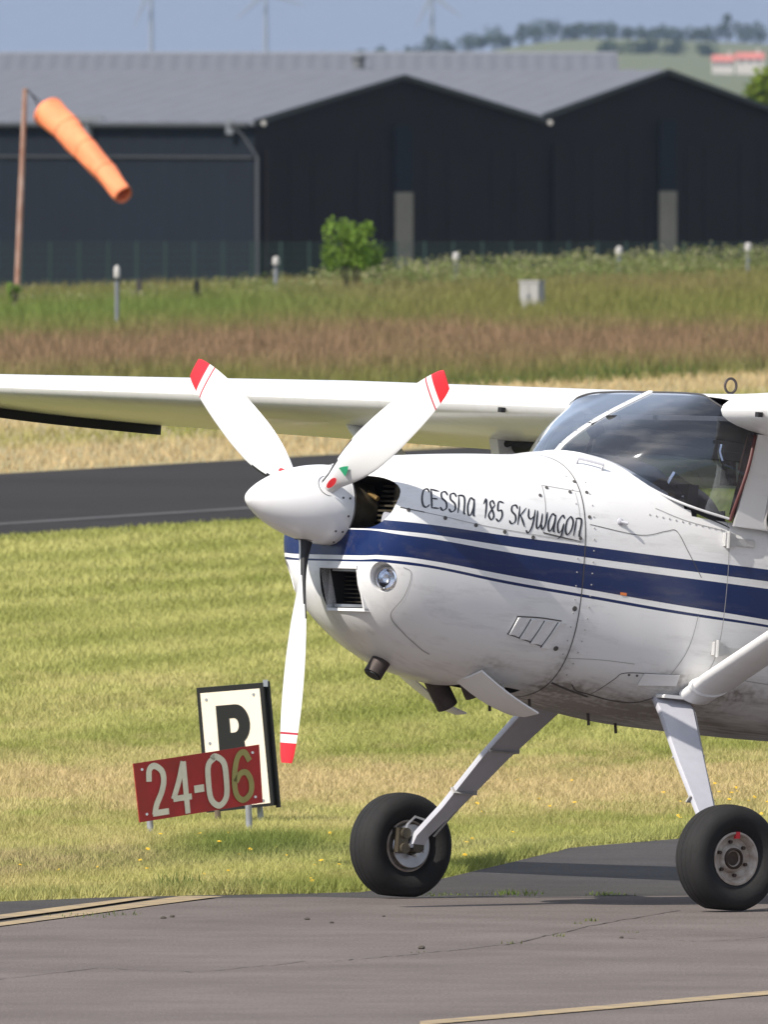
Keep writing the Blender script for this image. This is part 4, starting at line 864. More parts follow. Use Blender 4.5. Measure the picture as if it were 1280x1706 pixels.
g = MB(); g.box((-.16, 0, 1.52), (.05, 1.0, .42)); ip = g.build('instrument_panel', M_CABIN, AC, smooth=False)
for sg in (1, -1):
    g = MB(); s = .24*sg
    g.tube([(-.18, s, 1.52), (-.40, s, 1.55)], .014, 8); g.tube([(-.40, s-.13, 1.64), (-.41, s-.13, 1.55), (-.40, s, 1.53), (-.41, s+.13, 1.55), (-.40, s+.13, 1.64)], .013, 8); g.build('control_yoke', M_BLACKP, AC)
    st = MB(); sb = MB(); rr = []
    for z, hw, dx in ((1.30, .20, 0), (1.5, .215, -.03), (1.7, .20, -.06), (1.82, .14, -.075), (1.86, .06, -.08)): rr.append([(-.98+dx+.05*math.cos(a), s+hw*math.sin(a), z) for a in np.linspace(0, 2*math.pi, 17)[:-1]])
    st.loft(rr); st.build('seat_back', M_SEAT, AC); sb.box((-.75, s, 1.24), (.48, .42, .12)); sb.build('seat', M_SEAT, AC, smooth=False)
# small things behind the glass: quarter panel with chrome edge, box, trim of the post
def vpt(x, y, z): return Vector((x, y, z))
pA, pB, pC, pD = vpt(-.035, .42, 1.645), vpt(-.115, .42, 1.775), vpt(-.215, .42, 1.728), vpt(-.155, .42, 1.60)
g = MB(); t_ = Vector((0, .004, 0)); g.hexa([pA-t_, pD-t_, pC-t_, pB-t_, pA+t_, pD+t_, pC+t_, pB+t_]); mh = g.build('clear_panel', glass('clear_panel', (.7, .72, .72)), AC, smooth=False)
g = MB(); g.tube([pA, pB], .008, 8); g.build('chrome_edge', M_CHROME, mh); g = MB(); g.tube([pD, pC], .008, 8); g.build('blue_edge', M_CYAN, mh)
g = MB(); g.box((-.125, .45, 1.648), (.05, .04, .06), Matrix.Rotation(.4, 3, 'Y')); g.build('white_box', M_PAINT, AC, smooth=False)
g = MB(); g.tube([(-.345, .535, 1.62), (-.372, .545, 1.78), (-.405, .545, 1.95)], .022, 10); po = g.build('post_trim', M_TRIMR, AC)
g = MB(); g.tube([(-.375, .525, 1.80), (-.395, .53, 1.90), (-.41, .53, 1.95)], .020, 10); g.build('post_pad', M_SKIN, po)
g = MB(); g.tube([(-.30, .47, 1.905), (-.295, .47, 1.875), (-.31, .475, 1.835), (-.33, .485, 1.815)], .010, 8); g.build('grab_handle', M_CHROME, AC)
g = MB(); g.tube([(-.325, .50, 1.84), (-.33, .50, 1.74)], [.028, .036], 10); g.build('compass', M_BLACKP, AC)
g = MB(); g.tube([(.02, 0, 1.93), (-.02, 0, 1.95)], .035, 14); g.tube([(-.05, .05, 2.0), (-.06, .05, 1.94)], .03, 12); g.build('compass', M_BLACKP, AC)

# spinner and propeller
AX = 1.527
g = MB(); prof = [(1.258, .161), (1.30, .162), (1.34, .160), (1.40, .152), (1.46, .138), (1.52, .118), (1.57, .096), (1.615, .071), (1.645, .050), (1.665, .033), (1.678, .018), (1.684, 0)]
fine = smooth_line(prof, 5); g.lathe([(a, max(0, r)) for a, r in fine], (0, 0, AX), 'x', 64); sp = g.build('spinner', M_CLEAN, AC, angle=50)
g = MB(); g.lathe([(1.252, 0), (1.250, .155), (1.258, .163), (1.264, .1632), (1.264, .159)], (0, 0, AX), 'x', 64); g.build('spinner_backplate', M_STEEL, AC)
for k in range(14):
    a = 2*math.pi*(k+.4)/14
    for (xx, rr_) in (((1.285, .162),) if k % 3 else ((1.285, .162), (1.318, .1615))):
        g = MB(); p = Vector((xx, rr_*math.cos(a), AX+rr_*math.sin(a))); d = Vector((0, math.cos(a), math.sin(a))); g.tube([p-d*.002, p+d*.0022], .0048, 8); g.build('screw', M_DK, sp)
PX = 1.375; RT = 1.055
CH = np.array([(.06, .066, 1.0, 44), (.13, .066, .95, 42), (.19, .076, .62, 38), (.26, .110, .36, 31), (.36, .152, .21, 22), (.48, .182, .145, 14.5), (.62, .190, .115, 10), (.78, .178, .095, 6.5), (.90, .156, .085, 5), (.985, .128, .08, 4.5), (1.03, .106, .08, 4), (1.052, .085, .09, 4)])
M_BLADE = bpy.data.materials.new('blade_paint'); M_BLADE.use_nodes = True; n_ = M_BLADE.node_tree; b_ = n_.nodes['Principled BSDF']; b_.inputs['Roughness'].default_value = .35
tc = n_.nodes.new('ShaderNodeTexCoord'); sp_ = n_.nodes.new('ShaderNodeSeparateXYZ'); n_.links.new(tc.outputs['Object'], sp_.inputs[0]); mr = n_.nodes.new('ShaderNodeMapRange'); mr.inputs[1].default_value = 0; mr.inputs[2].default_value = 1.1; n_.links.new(sp_.outputs[2], mr.inputs[0])
rp = n_.nodes.new('ShaderNodeValToRGB'); rp.color_ramp.interpolation = 'CONSTANT'; els = rp.color_ramp.elements
els[0].position = 0; els[0].color = (.72, .72, .715, 1); els[1].position = .925/1.1; els[1].color = (.45, .02, .04, 1)
for pos, c in ((.936/1.1, (.72, .72, .715, 1)), (.968/1.1, (.60, .02, .03, 1))): e = els.new(pos); e.color = c
n_.links.new(mr.outputs[0], rp.inputs[0]); n_.links.new(rp.outputs[0], b_.inputs['Base Color'])
def blade():
    g = MB(); rings = []; N = 28; rq = np.concatenate([np.linspace(.06, .9, 30), np.linspace(.92, 1.052, 12)])
    for r in rq:
        c, tf, be = (float(_pchip(CH[:, 0], CH[:, j], r)) for j in (1, 2, 3)); be = R(be); u = Vector((math.sin(be), math.cos(be), 0)); v = Vector((math.cos(be), -math.sin(be), 0)); rr = []   # local: x fwd, y tangent(LE), z radial
        off = .03*math.sin(min(1, r/1.05)*math.pi)*0
        for k in range(N):
            a = 2*math.pi*k/N; ct, st = math.cos(a), math.sin(a); s = ct*.5; blend = min(1, max(0, (.34-r)/.2))
            th_ = tf*c*.5*math.copysign(abs(st)**(.9), st)*((1-.55*(.5-s)**1.6) if blend < 1 else 1); th_ = th_*(1.25 if st > 0 else .55)*(1-blend)+blend*tf*c*.5*st
            rr.append(u*(s*c+.0)+v*th_+Vector((0, 0, r)))
        rings.append(rr)
    g.loft(rings, mi=0)
    for i in range(len(g.f)):
        pass
    # painted black on the rear face
    for i, f in enumerate(g.f):
        if len(f) > 4: continue
        k = f[0] % N; a = 2*math.pi*(k+.5)/N
        r = g.v[f[0]][2]
        if math.sin(a) < -.05 or (.14 < r < .47 and math.cos(a)*.5 > .36+.14*(r-.14)/.33): g.mi[i] = 1
    return g
blade0 = blade().build('propeller_blade', [M_BLADE, M_BLACKP], AC, angle=60)
def place_blade(o, deg):
    a = R(deg); rd = Vector((0, math.cos(a), math.sin(a))); tg = Vector((0, -math.sin(a), math.cos(a))); M = Matrix(((1, 0, 0, PX), (0, tg.y, rd.y, 0), (0, tg.z, rd.z, AX), (0, 0, 0, 1))); o.matrix_local = M; return o
blades_o = [place_blade(blade0, 29)]
for d in (149, -91.5): o = blade0.copy(); COL.objects.link(o); o.parent = AC; blades_o.append(place_blade(o, d))
for o, lab in zip(blades_o, ('blade pointing up and to the right, with two small emblems', 'blade pointing up and to the left', 'blade pointing down')): o['label'] = lab
for o in blades_o:      # dark gap ring where the blade enters the spinner
    g = MB(); g.tube([(.002, 0, .118), (.002, 0, .150)], [.050, .046], 24, caps=False); g.build('root_seal', M_BLACKP, o)
def blade_decal(o, pts, r0, m, name):
    g = MB(); V = []
    for (s, dr) in pts:
        r = r0+dr; c, tf, be = (float(_pchip(CH[:, 0], CH[:, j], r)) for j in (1, 2, 3)); be = R(be); u = Vector((math.sin(be), math.cos(be), 0)); v = Vector((math.cos(be), -math.sin(be), 0)); V.append(u*s+v*(tf*c*.5*1.1+.007)+Vector((0, 0, r)))
    g.add(V, [tuple(range(len(V)))]); return g.build(name, m, o, smooth=False)
ov = lambda a, b, n=16, k=1: [(a*math.cos(2*math.pi*i/n), b*math.sin(2*math.pi*i/n)) for i in range(n)]
for o in blades_o[:2]:
    blade_decal(o, ov(.013, .034), .205, M_REDP, 'emblem'); 
blade_decal(blades_o[0], [(-.022, -.02), (.022, -.02), (.012, .006), (.0, .028), (-.012, .01)], .305, M_GREEN, 'emblem')

# wing: one loft per side; tips, flap, aileron
def airfoil(c, t, n=22):
    xs = .5*(1-np.cos(np.linspace(0, math.pi, n))); yt = 5*t*(.2969*np.sqrt(xs)-.1260*xs-.3516*xs**2+.2843*xs**3-.1036*xs**4); cam = .02/.4**2*(.8*xs-xs**2); cam = np.where(xs > .4, .02/.36*((1-.8)+.8*xs-xs**2), cam)
    up = [(-x*c, (a+b)*c) for x, a, b in zip(xs, cam, yt)]; lo = [(-x*c, (a-b)*c) for x, a, b in zip(xs, cam, yt)]; return up[::-1]+lo[1:-1]
def wring(y, sg):
    ay = abs(y); k = np.clip((ay-2.6)/2.75, 0, 1); xl = -.215-.05*k; c = 1.66-.46*k; zl = 2.033+.0108*ay; inc = R(4.2-.6*k); rr = []
    for (x, z) in airfoil(c, (.120-.008*k)): rr.append((xl+x*math.cos(inc)+z*math.sin(inc)*0, y, zl+x*math.sin(inc)+z))
    return rr
for sg in (1, -1):
    g = MB(); ys = [.575 if sg > 0 else .52, .6, 1.2, 1.9, 2.6, 3.3, 4.0, 4.7, 5.2, 5.36]; g.loft([wring(sg*y, sg) for y in ys]); wg = g.build('wing', M_PAINT, AC, angle=40); wg['label'] = 'near white wing root beside the windscreen' if sg > 0 else 'far white wing seen behind the propeller'
    base = wring(sg*5.36, sg); rr = []
    for d, f in ((0, 1.0), (.04, .985), (.065, .94), (.075, .86)): rr.append([(p[0]*f+(1-f)*-.8, p[1]+sg*d, p[2]*f+(1-f)*(base[0][2]+.03)) for j, p in enumerate(base)])
    g = MB(); g.loft(rr); g.build('wing_tip', M_PAINT, wg, angle=40)
    lo = [p for p in base[22:] if p[0] < -.33]+[base[0]]; g = MB()
    g.loft([[(p[0], p[1]-sg*.004, p[2]+.004), (p[0], p[1]+sg*.012, p[2]+.004), (p[0], p[1]+sg*.012, p[2]-.040*min(1, (-p[0]-.28)/.3)), (p[0], p[1]-sg*.004, p[2]-.040*min(1, (-p[0]-.28)/.3))] for p in sorted(lo, key=lambda p: -p[0])]); g.build('tip_fence', M_BLACKP, wg, angle=40)  # drooped tip fence; shading under the tip is put into its black colour
    # flap lowered a little on its bracket
    g = MB(); rr = []
    for y in (.68, 2.48):
        q = []
        for (x, z) in airfoil(.50, .16, 12): q.append((-1.40+x*math.cos(R(14))-0, sg*y, 1.925+.0118*y+x*math.sin(R(14))+z))
        rr.append(q)
    g.loft(rr); fl = g.build('flap', M_PAINT, AC, angle=40)
    g = MB(); g.hexa([(-.83, sg*1.93, 2.0), (-1.0, sg*1.93, 1.99), (-.97, sg*1.93, 1.885), (-.86, sg*1.93, 1.885), (-.83, sg*1.99, 2.0), (-1.0, sg*1.99, 1.99), (-.97, sg*1.99, 1.885), (-.86, sg*1.99, 1.885)]); br = g.build('flap_bracket', M_PAINT, AC, smooth=False)
    g = MB(); g.box((-.915, sg*1.96, 1.872), (.10, .055, .045)); g.build('bracket_foot', M_BLACKP, br, smooth=False); g = MB(); g.tube([(-.88, sg*1.97, 1.915), (-.90, sg*1.92, 1.935), (-.92, sg*1.86, 1.96)], .016, 8); g.build('bracket_arm', M_BLACKP, br)
    g = MB(); g.tube([(-.93, sg*1.90, 1.925), (-.93, sg*1.74, 1.925)], .034, 12); g.tube([(-.93, sg*1.74, 1.922), (-.95, sg*.62, 1.915)], .019, 10); g.build('flap_rod', M_BLACKP, AC); g = MB(); g.box((-1.02, sg*1.25, 1.905), (.10, 1.0, .035)); g.build('flap_cove', M_GREYP, AC, smooth=False)
    for yv in ((.98, 1.55) if sg < 0 else (.86,)):
        g = MB(); g.box((-.205, sg*yv, 2.033+.0108*yv-.020), (.022, .024, .020)); g.build('leading_edge_vent', M_BLACKP, wg, smooth=False)
    g = MB()
    for y in (1.2, 1.9, 2.6, 3.3, 4.0, 4.7):        # panel laps across the wing skin
        w0 = wring(sg*y, sg); k = [Vector(p) for p in w0]; c = sum(k, Vector())/len(k)
        g.loft([[p+(p-c).normalized()*.0012+Vector((0, d, 0)) for p in k] for d in (-.004, .004)], False, False)
    g.build('panel_lap', M_CLEAN, wg)
    # lift strut
    a, b = Vector((-.262, sg*.46, .875)), Vector((-.60, sg*2.60, 2.0)); dr = (b-a).normalized(); fx = Vector((1, 0, 0)); fx = (fx-dr*fx.dot(dr)).normalized(); fz = dr.cross(fx); rr = []
    for f in (0, .03, .06, .5, .95, 1):
        wd = .092 if .04 < f < .97 else .08; rr.append([a.lerp(b, f)+fx*(wd*math.cos(t)*(1.15 if math.cos(t) < 0 else 1))+fz*(.034*math.sin(t)) for t in np.linspace(0, 2*math.pi, 25)[:-1]])
    g = MB(); g.loft(rr); st = g.build('wing_strut', M_PAINT, AC); g = MB(); g.lathe([(-.02, .02), (0, .085), (.02, .08), (.03, .0)], (0, 0, 0), 'y', 20); fo = g.build('strut_fairing', M_PAINT, st); fo.location = a+dr*.09; fo.scale = (1.15, .6, .5)
g = MB(); wu = [(p[0], p[2]) for p in wring(.577, 1)[:22]][::-1]; rr = []
for y in np.linspace(-.576, .576, 15):
    wgt = abs(y/.576)**4; row = []
    for x in np.concatenate([np.linspace(-.262, -.7, 8), np.linspace(-.8, -1.8, 6)]):
        zc_ = float(np.interp(-x, [.262, .45, .65, 1.0, 1.85], [2.104, 2.120, 2.130, 2.10, 1.98])); zw = float(np.interp(-x, [-p[0] for p in wu], [p[1] for p in wu])); row.append((x, y, zc_*(1-wgt)+zw*wgt))
    rr.append(row)
g.loft(rr, False, False, closed=False); rf_ = g.build('cabin_roof', M_PAINT, AC, angle=50); md = rf_.modifiers.new('skin', 'SOLIDIFY'); md.thickness = .006; md.offset = -1
ringpts = [(-.62+.028*math.cos(t), .05, 2.165+.03*math.sin(t)) for t in np.linspace(0, 2*math.pi, 25)]; g = MB(); g.tube(ringpts, .0055, 8); g.tube([(-.62, .05, 2.10), (-.62, .05, 2.137)], .006, 6); g.build('hoist_ring', M_EXH, AC)

# undercarriage
def gear(sg):
    pts = [((-.19, .40, .86), .176), ((-.165, .48, .805), .168), ((-.10, .70, .60), .130), ((-.045, .92, .385), .080), ((.006, 1.03, .265), .062), ((.010, 1.06, .213), .060)]
    rr = []
    P = [Vector((p[0], p[1]*sg, p[2])) for p, _ in pts]
    for i, (p, wd) in enumerate(zip(P, [w_ for _, w_ in pts])):
        t = (P[min(i+1, 5)]-P[max(i-1, 0)]).normalized(); n = t.cross(Vector((1, 0, 0))).normalized(); h = .013
        rr.append([p+Vector((sx*wd/2, 0, 0))+n*sn*h for sx, sn in ((-.5*2, -.5), (-.97, -1), (.97, -1), (1, -.5), (1, .5), (.97, 1), (-.97, 1), (-1, .5))])
    g = MB(); g.loft(rr); lg = g.build('gear_leg', M_GREYP, AC, angle=30); lg['label'] = 'near grey flat steel gear leg' if sg > 0 else 'far grey flat steel gear leg, angled out to the left'
    g = MB(); g.tube([Vector((-.268, .45*sg, .83)), Vector((-.259, .485*sg, .80)), Vector((-.172, .70*sg, .60)), Vector((-.097, .92*sg, .385)), Vector((-.055, 1.03*sg, .26))], .0045, 6); g.build('brake_line', M_SOFT, lg)
    for f in (.33, .66):
        i = 1+int(f*3); a, b = P[1].lerp(P[4], f), 0; wd = .150*(1-f)+.066*f+.006
        g = MB(); t = (P[4]-P[1]).normalized(); n = t.cross(Vector((1, 0, 0))).normalized(); c = a+n*0.0
        g.loft([[c+t*d+Vector((sx*wd/2, 0, 0))+n*sn*.0165 for sx, sn in ((-1, -1), (1, -1), (1, 1), (-1, 1))] for d in (-.004, .004)]); g.box(c+Vector((-wd/2-.006, 0, 0)), (.022, .022, .022)); g.build('line_clamp', M_SOFT, lg, smooth=False)
    g = MB(); g.loft([[Vector((-.19+sx*.115*f, sg*(.45+dy), z)) for sx, dy in ((-1, -.03), (1, -.03), (.96, .028), (-.96, .028))] for f, z in ((.72, .874), (.78, .868), (.76, .860))]); g.build('leg_fairing', M_PAINT, AC, smooth=False)
    # wheel
    W = empty('wheel'); W.parent = AC; W.location = (.010, 1.17*sg, .2145); W['label'] = 'near main wheel with dirty white rim' if sg > 0 else 'far main wheel showing its brake disc'
    T = []
    for (y, r) in [(.052, .105), (.070, .118), (.086, .142), (.092, .165), (.088, .186), (.076, .202), (.060, .2115), (.050, .2145), (.046, .2110), (.042, .2150), (.018, .2175), (.014, .2135), (.010, .2180), (0, .2182)]: T.append((y, r))
    prof = [(y, r) for y, r in T]+[(-y, r) for y, r in T[:-1][::-1]]
    g = MB(); g.lathe(prof+[prof[0]], axis='y', n=72); ty = g.build('tyre', M_RUB, W, angle=50); md = None
    for v in ty.data.vertices:       # flattened where it carries the load
        if v.co.z < -.206: v.co.y *= 1.06; v.co.z = -.206-(abs(v.co.z)-.206)*.25
    g = MB(); g.lathe([(.055, .107), (.062, .108), (.064, .100), (.052, .092), (.030, .085), (.024, .060), (.034, .052), (.040, .046), (.044, .030), (.030, .028), (.026, 0)] if sg > 0 else [(-.055, .107), (-.062, .108), (-.064, .100), (-.050, .092), (-.02, .08), (-.02, 0)], axis='y', n=48); g.lathe([(-sg*.055, .107), (-sg*.060, .10), (-sg*.03, .085), (-sg*.02, 0)], axis='y', n=48)
    rim = g.build('rim', M_RIM, W, angle=35)
    g = MB(); g.lathe([(sg*.026, .044), (sg*.050, .043), (sg*.053, .036), (sg*.036, .030), (sg*.034, 0)], axis='y', n=28); g.build('hub_cap', M_HUB, rim)
    for k in range(6):
        a = k*math.pi/3+.3; p = Vector((.068*math.cos(a), sg*.030, .068*math.sin(a))); g = MB(); g.tube([p, p+Vector((0, sg*.012, 0))], .008, 6); g.build('wheel_bolt', M_HUB, rim, smooth=False)
    if sg > 0: g = MB(); g.hexa([(-.010, .0655, .082), (.012, .0655, .080), (.010, .066, .108), (-.008, .066, .109), (-.010, .050, .082), (.012, .050, .080), (.010, .058, .108), (-.008, .058, .109)]); g.build('slip_mark', M_REDP, rim, smooth=False)
    s = -sg     # brake on the inner side
    g = MB(); g.lathe([(s*.070, .040), (s*.070, .088), (s*.077, .090), (s*.079, .088), (s*.079, .040)], axis='y', n=48); g.build('brake_disc', M_STEEL, W)
    g = MB(); g.box((.062, s*.085, .02), (.05, .05, .10)); g.tube([(.058, s*.06, .05), (.058, s*.125, .05)], .022, 12); g.tube([(.058, s*.06, -.012), (.058, s*.125, -.012)], .022, 12); g.build('brake_caliper', M_ENG, W, smooth=False)
    g = MB(); g.tube([(0, 0, 0), (0, s*.13, 0)], .028, 16); g.build('axle', M_ENG, W)
    for k in range(5): a = k*1.2; g = MB(); p = Vector((.036*math.cos(a), s*.10, .036*math.sin(a))); g.tube([p, p+Vector((0, s*.035, 0))], .009, 6); g.build('axle_bolt', M_STEEL, W, smooth=False)
    g = MB(); g.tube([(-.02, s*.13, .11), (.02, s*.12, .12), (.05, s*.11, .085), (.06, s*.11, .05)], .0055, 8); g.build('brake_hose', M_STEEL, W)
M_RIM = mat('dirty_white_rim', (.52, .48, .43), .55, col2=(.26, .19, .14), scale=22); M_HUB = mat('rusty_hub', (.055, .035, .024), .6, metal=.3, var=.4, scale=25)
for sg in (1, -1): gear(sg)
# tail
g = MB(); rr = []
for z, x0, c in ((1.58, -4.6, 1.45), (2.1, -5.05, .95), (2.62, -5.45, .55)): rr.append([(x0+x, zz, z) for x, zz in airfoil(c, .08, 12)])
g.loft(rr); g.build('tail_fin', M_PAINT, AC)
for sg in (1, -1):
    g = MB(); rr = [[(-5.0+x, sg*y, 1.55+z) for x, z in airfoil(c, .09, 12)] for y, c in ((.05, 1.0), (1.65, .75))]; g.loft(rr); g.build('tailplane', M_PAINT, AC)
g = MB(); g.tube([(-5.0, 0, 1.35), (-5.35, 0, .75), (-5.45, 0, .58)], .022, 8); g.lathe([(-.04, .05), (-.04, .09), (-.02, .105), (.02, .105), (.04, .09), (.04, .05)], (-5.47, 0, .59), 'y', 24); g.build('tailwheel', M_RUB, AC)
# cowl flaps, exhaust, breather
for sg in (1, -1):
    rr = []
    for f in np.linspace(0, 1, 8):
        x = .695-.285*f; b_ = .016*math.sin(math.pi*f); zi, zo = .866-.124*f-b_, .903-.150*f-b_*.6; yi, yo = .150+.01*f, .325+.012*f
        rr.append([(x+.012, sg*yi, zi), (x+.006, sg*(yi+yo)/2, (zi+zo)/2-.010), (x, sg*yo, zo), (x, sg*yo, zo+.007), (x+.006, sg*(yi+yo)/2, (zi+zo)/2-.002), (x+.012, sg*yi, zi+.007)])
    g = MB(); g.loft(rr); cf = g.build('cowl_flap', M_PAINT, AC, angle=50); cf['label'] = 'open near cowl flap' if sg > 0 else 'open far cowl flap, pale inside'
    g = MB(); g.tube([(.54, sg*.24, .88), (.50, sg*.24, .79)], .006, 6); g.build('flap_rod', M_STEEL, cf)
g = MB(); g.tube([(.68, -.09, .93), (.62, -.10, .85), (.560, -.10, .765)], .045, 18, caps=False); g.build('exhaust_stack', M_EXH, AC)
g = MB(); g.tube([(.66, .10, .93), (.60, .10, .86), (.57, .10, .81)], .038, 18, caps=False); g.build('exhaust_stack', M_EXH, AC)
g = MB(); g.tube([(.94, .0, .965), (.985, .0, .895), (1.005, 0, .862)], .040, 20); du = g.build('drain_duct', M_EXH, AC); g = MB(); g.tube([(1.0045, 0, .863), (1.008, 0, .857)], .033, 20); g.build('duct_mouth', M_BLACKP, du)
for (x, y, l) in ((.30, .1, .05), (.02, .12, .045), (.36, -.1, .06), (-.2, .0, .04)): g = MB(); z = sec(x)[1]; g.tube([(x, y, z+.02), (x-.01, y, z-l)], .006, 6); g.build('drain_pipe', M_EXH, AC)
g = MB(); g.tube([(.47, 0, .82), (.42, .02, .785), (.36, .03, .785), (.31, .03, .81)], .006, 6); g.tube([(.45, .05, .82), (.42, .06, .792), (.38, .06, .795), (.35, .06, .815)], .005, 6); g.build('hose_loop', M_BLACKP, AC)
# seams, fasteners, hatches, louvres on the near and far skin
def seam(pts, wd, m, name, par=AC, off=.0012, sides=(1, -1), up=None):
    P = smooth_line(pts, 10)
    for sg in sides:
        V = []; F = []
        for i, (x, z) in enumerate(P):
            a, b = P[max(i-1, 0)], P[min(i+1, len(P)-1)]; t = Vector((b[0]-a[0], b[1]-a[1])).normalized(); n = Vector((-t.y, t.x))*wd/2
            for s in (-1, 1): p = onskin(x+n.x*s, z+n.y*s, off); V.append((p.x, p.y*sg, p.z))
        F = [(2*i, 2*i+1, 2*i+3, 2*i+2) for i in range(len(P)-1)]; g = MB(); g.add(V, F); g.build(name, m, par, smooth=True)
seam([(1.10, 1.518), (1.0, 1.506), (.85, 1.487), (.567, 1.466), (.36, 1.456)], .0028, M_SOFT, 'panel_seam'); seam([(1.195, 1.530), (1.16, 1.525), (1.10, 1.518)], .004, M_DK, 'panel_seam', sides=(1,))
g = MB(); r0 = ring(XF, 96); sgm = []
cc = Vector((XF, 0, 1.33)); g.loft([[Vector(p)+(Vector(p)-cc).normalized()*.0015+Vector((d, 0, 0)) for p in r0] for d in (-.0025, .0025)], False, False); g.build('firewall_seam', M_DK, AC)
seam([(1.17, 1.29), (1.137, 1.268), (1.135, 1.18), (1.14, 1.10), (1.06, 1.03), (.968, .975), (.922, .955)], .0026, M_SOFT, 'panel_seam')
seam([(.524, 1.673), (.535, 1.58), (.553, 1.479)], .003, M_SOFT, 'hatch_seam', sides=(1,)); seam([(.352, 1.660), (.524, 1.673)], .002, M_SOFT, 'hatch_seam', sides=(1,)); seam([(.553, 1.479), (.46, 1.467), (.373, 1.456)], .0055, M_DK, 'hatch_seam', sides=(1,)); seam([(.376, 1.655), (.375, 1.56), (.373, 1.457)], .002, M_SOFT, 'hatch_seam', sides=(1,))
def dots(pts, r, m, name, par=AC):
    for (x, z) in pts:
        g = MB(); p = onskin(x, z, -.002); d = nrm(x, z); g.tube([p, p+d*.0045], r, 8); g.build(name, m, par)
dots([(1.165, 1.522), (1.01, 1.502), (.87, 1.484), (.735, 1.468), (.60, 1.456)], .0085, M_DK, 'fastener')
dots([(.505, 1.664), (.548, 1.63), (.40, 1.655), (.322, 1.66), (.33, 1.56), (.375, 1.47), (.36, 1.70)], .0075, M_DK, 'fastener')
dots([(.375, 1.185), (.415, 1.02)], .011, M_DK, 'fastener')
for i in range(4):
    x0 = .632-.064*i; z0 = 1.130-.002*i; x1 = x0+.022+.008*i; z1 = z0-.070-.012*i
    seam([(x0, z0), (x1, z1)], .0045, M_DK, 'louvre_slot', sides=(1,)); 
    g = MB(); A, B = onskin(x0-.004, z0, .001), onskin(x1-.004, z1, .001); C_, D_ = onskin(x0-.042, z0-.002, .001), onskin(x1-.042, z1-.002, .001); n = nrm(x0, z0)*.009
    if i < 4: g.add([A, B, D_, C_, A+n, B+n], [(4, 5, 2, 3), (0, 3, 4), (1, 5, 2), (0, 4, 5, 1)]); g.build('louvre', M_CLEAN, AC, smooth=False)
seam([(.635, 1.133), (.53, 1.136), (.425, 1.131)], .005, M_DK, 'louvre_slot', sides=(1,)); seam([(.657, 1.061), (.57, 1.043), (.475, 1.022)], .004, M_DK, 'louvre_slot', sides=(1,))
# aft of the firewall
seam([(.33, 1.53), (.1, 1.505), (-.02, 1.53), (-.07, 1.534), (-.12, 1.46), (-.19, 1.355)], .0026, M_DK, 'panel_seam', sides=(1,)); seam([(.02, 1.62), (-.12, 1.58), (-.30, 1.553)], .003, M_SOFT, 'panel_seam'); seam([(-.315, 1.60), (-.312, 1.3), (-.30, 1.05), (-.26, .93)], .003, M_SOFT, 'door_gap', sides=(1,))
seam([(-.19, 1.20), (-.165, 1.06), (-.11, .93)], .003, M_SOFT, 'panel_seam', sides=(1,)); seam([(.26, .885), (.22, .862), (.16, .852), (.05, .835), (-.05, .835), (-.12, .87)], .0035, M_DK, 'panel_seam', sides=(1,)); seam([(.345, .885), (.25, .862), (.15, .842)], .006, M_DK, 'belly_seam', sides=(1,))
seam([(.15, .855), (.105, .92), (.08, .945), (-.02, .952), (-.155, .952)], .003, M_DK, 'panel_seam', sides=(1,)); seam([(-.34, .97), (-.5, .955), (-.7, .945)], .003, M_SOFT, 'panel_seam', sides=(1,))
seam([(.36, .985), (.2, .99), (.05, .985)], .0022, M_SOFT, 'panel_seam', sides=(1,))
g = MB(); P = [onskin(x, z, .004) for x, z in ((-.005, .952), (-.16, .957), (-.163, .915), (0, .905))]; n = nrm(-.08, .93)*.003; g.hexa([p for p in P]+[p+n for p in P]); fa = g.build('step_bracket', M_PAINT, AC, smooth=False)
dots([(-.03, .935), (-.06, .936), (-.10, .937), (-.14, .938), (.02, .94), (.055, .94)], .005, M_DK, 'rivet')
dots([(x, 1.592-.11*(.05-x)) for x in np.linspace(.05, -.28, 12)], .0035, M_SOFT, 'rivet')
dots([(.375-.01*math.sin(z*3), z) for z in np.linspace(1.0, 1.72, 14)], .003, M_SOFT, 'rivet')
dots([(.31, z) for z in np.linspace(.92, 1.70, 18)], .003, M_SOFT, 'rivet')
g = MB(); p = onskin(.19, 1.552, 0); g.lathe([(0, .015), (.006, .014), (.012, .006), (.012, 0)], p, 'y', 14); g.tube([p+Vector((0, .01, 0)), p+Vector((-.02, .03, -.005))], .006, 8); g.build('fuel_vent', M_GREYP, AC)
g = MB(); P = [onskin(x, z, .002) for x, z in ((.175, 1.268), (.145, 1.2665), (.145, 1.255), (.175, 1.2565))]; g.add(P, [(0, 1, 2, 3)]); g.build('orange_decal', M_ORANGE, AC, smooth=False)
# top step handle on the deck by the windscreen
g = MB(); Pq = [(.275, .36), (.272, .37), (.215, .415), (.21, .405)]; hA, hB = Vector((.285, .300, 0)), Vector((.205, .365, 0))
def deckz(x, y):
    zs = [p for p in ring(x, 200) if p[2] > 1.35]; return float(np.interp(y, [p[1] for p in zs][::-1], [p[2] for p in zs][::-1]))
hA.z, hB.z = deckz(hA.x, hA.y), deckz(hB.x, hB.y); g.tube([hA, hA+Vector((0, .012, .022)), hB+Vector((0, .012, .022)), hB], .006, 8); g.build('grab_step', M_GREYP, AC)
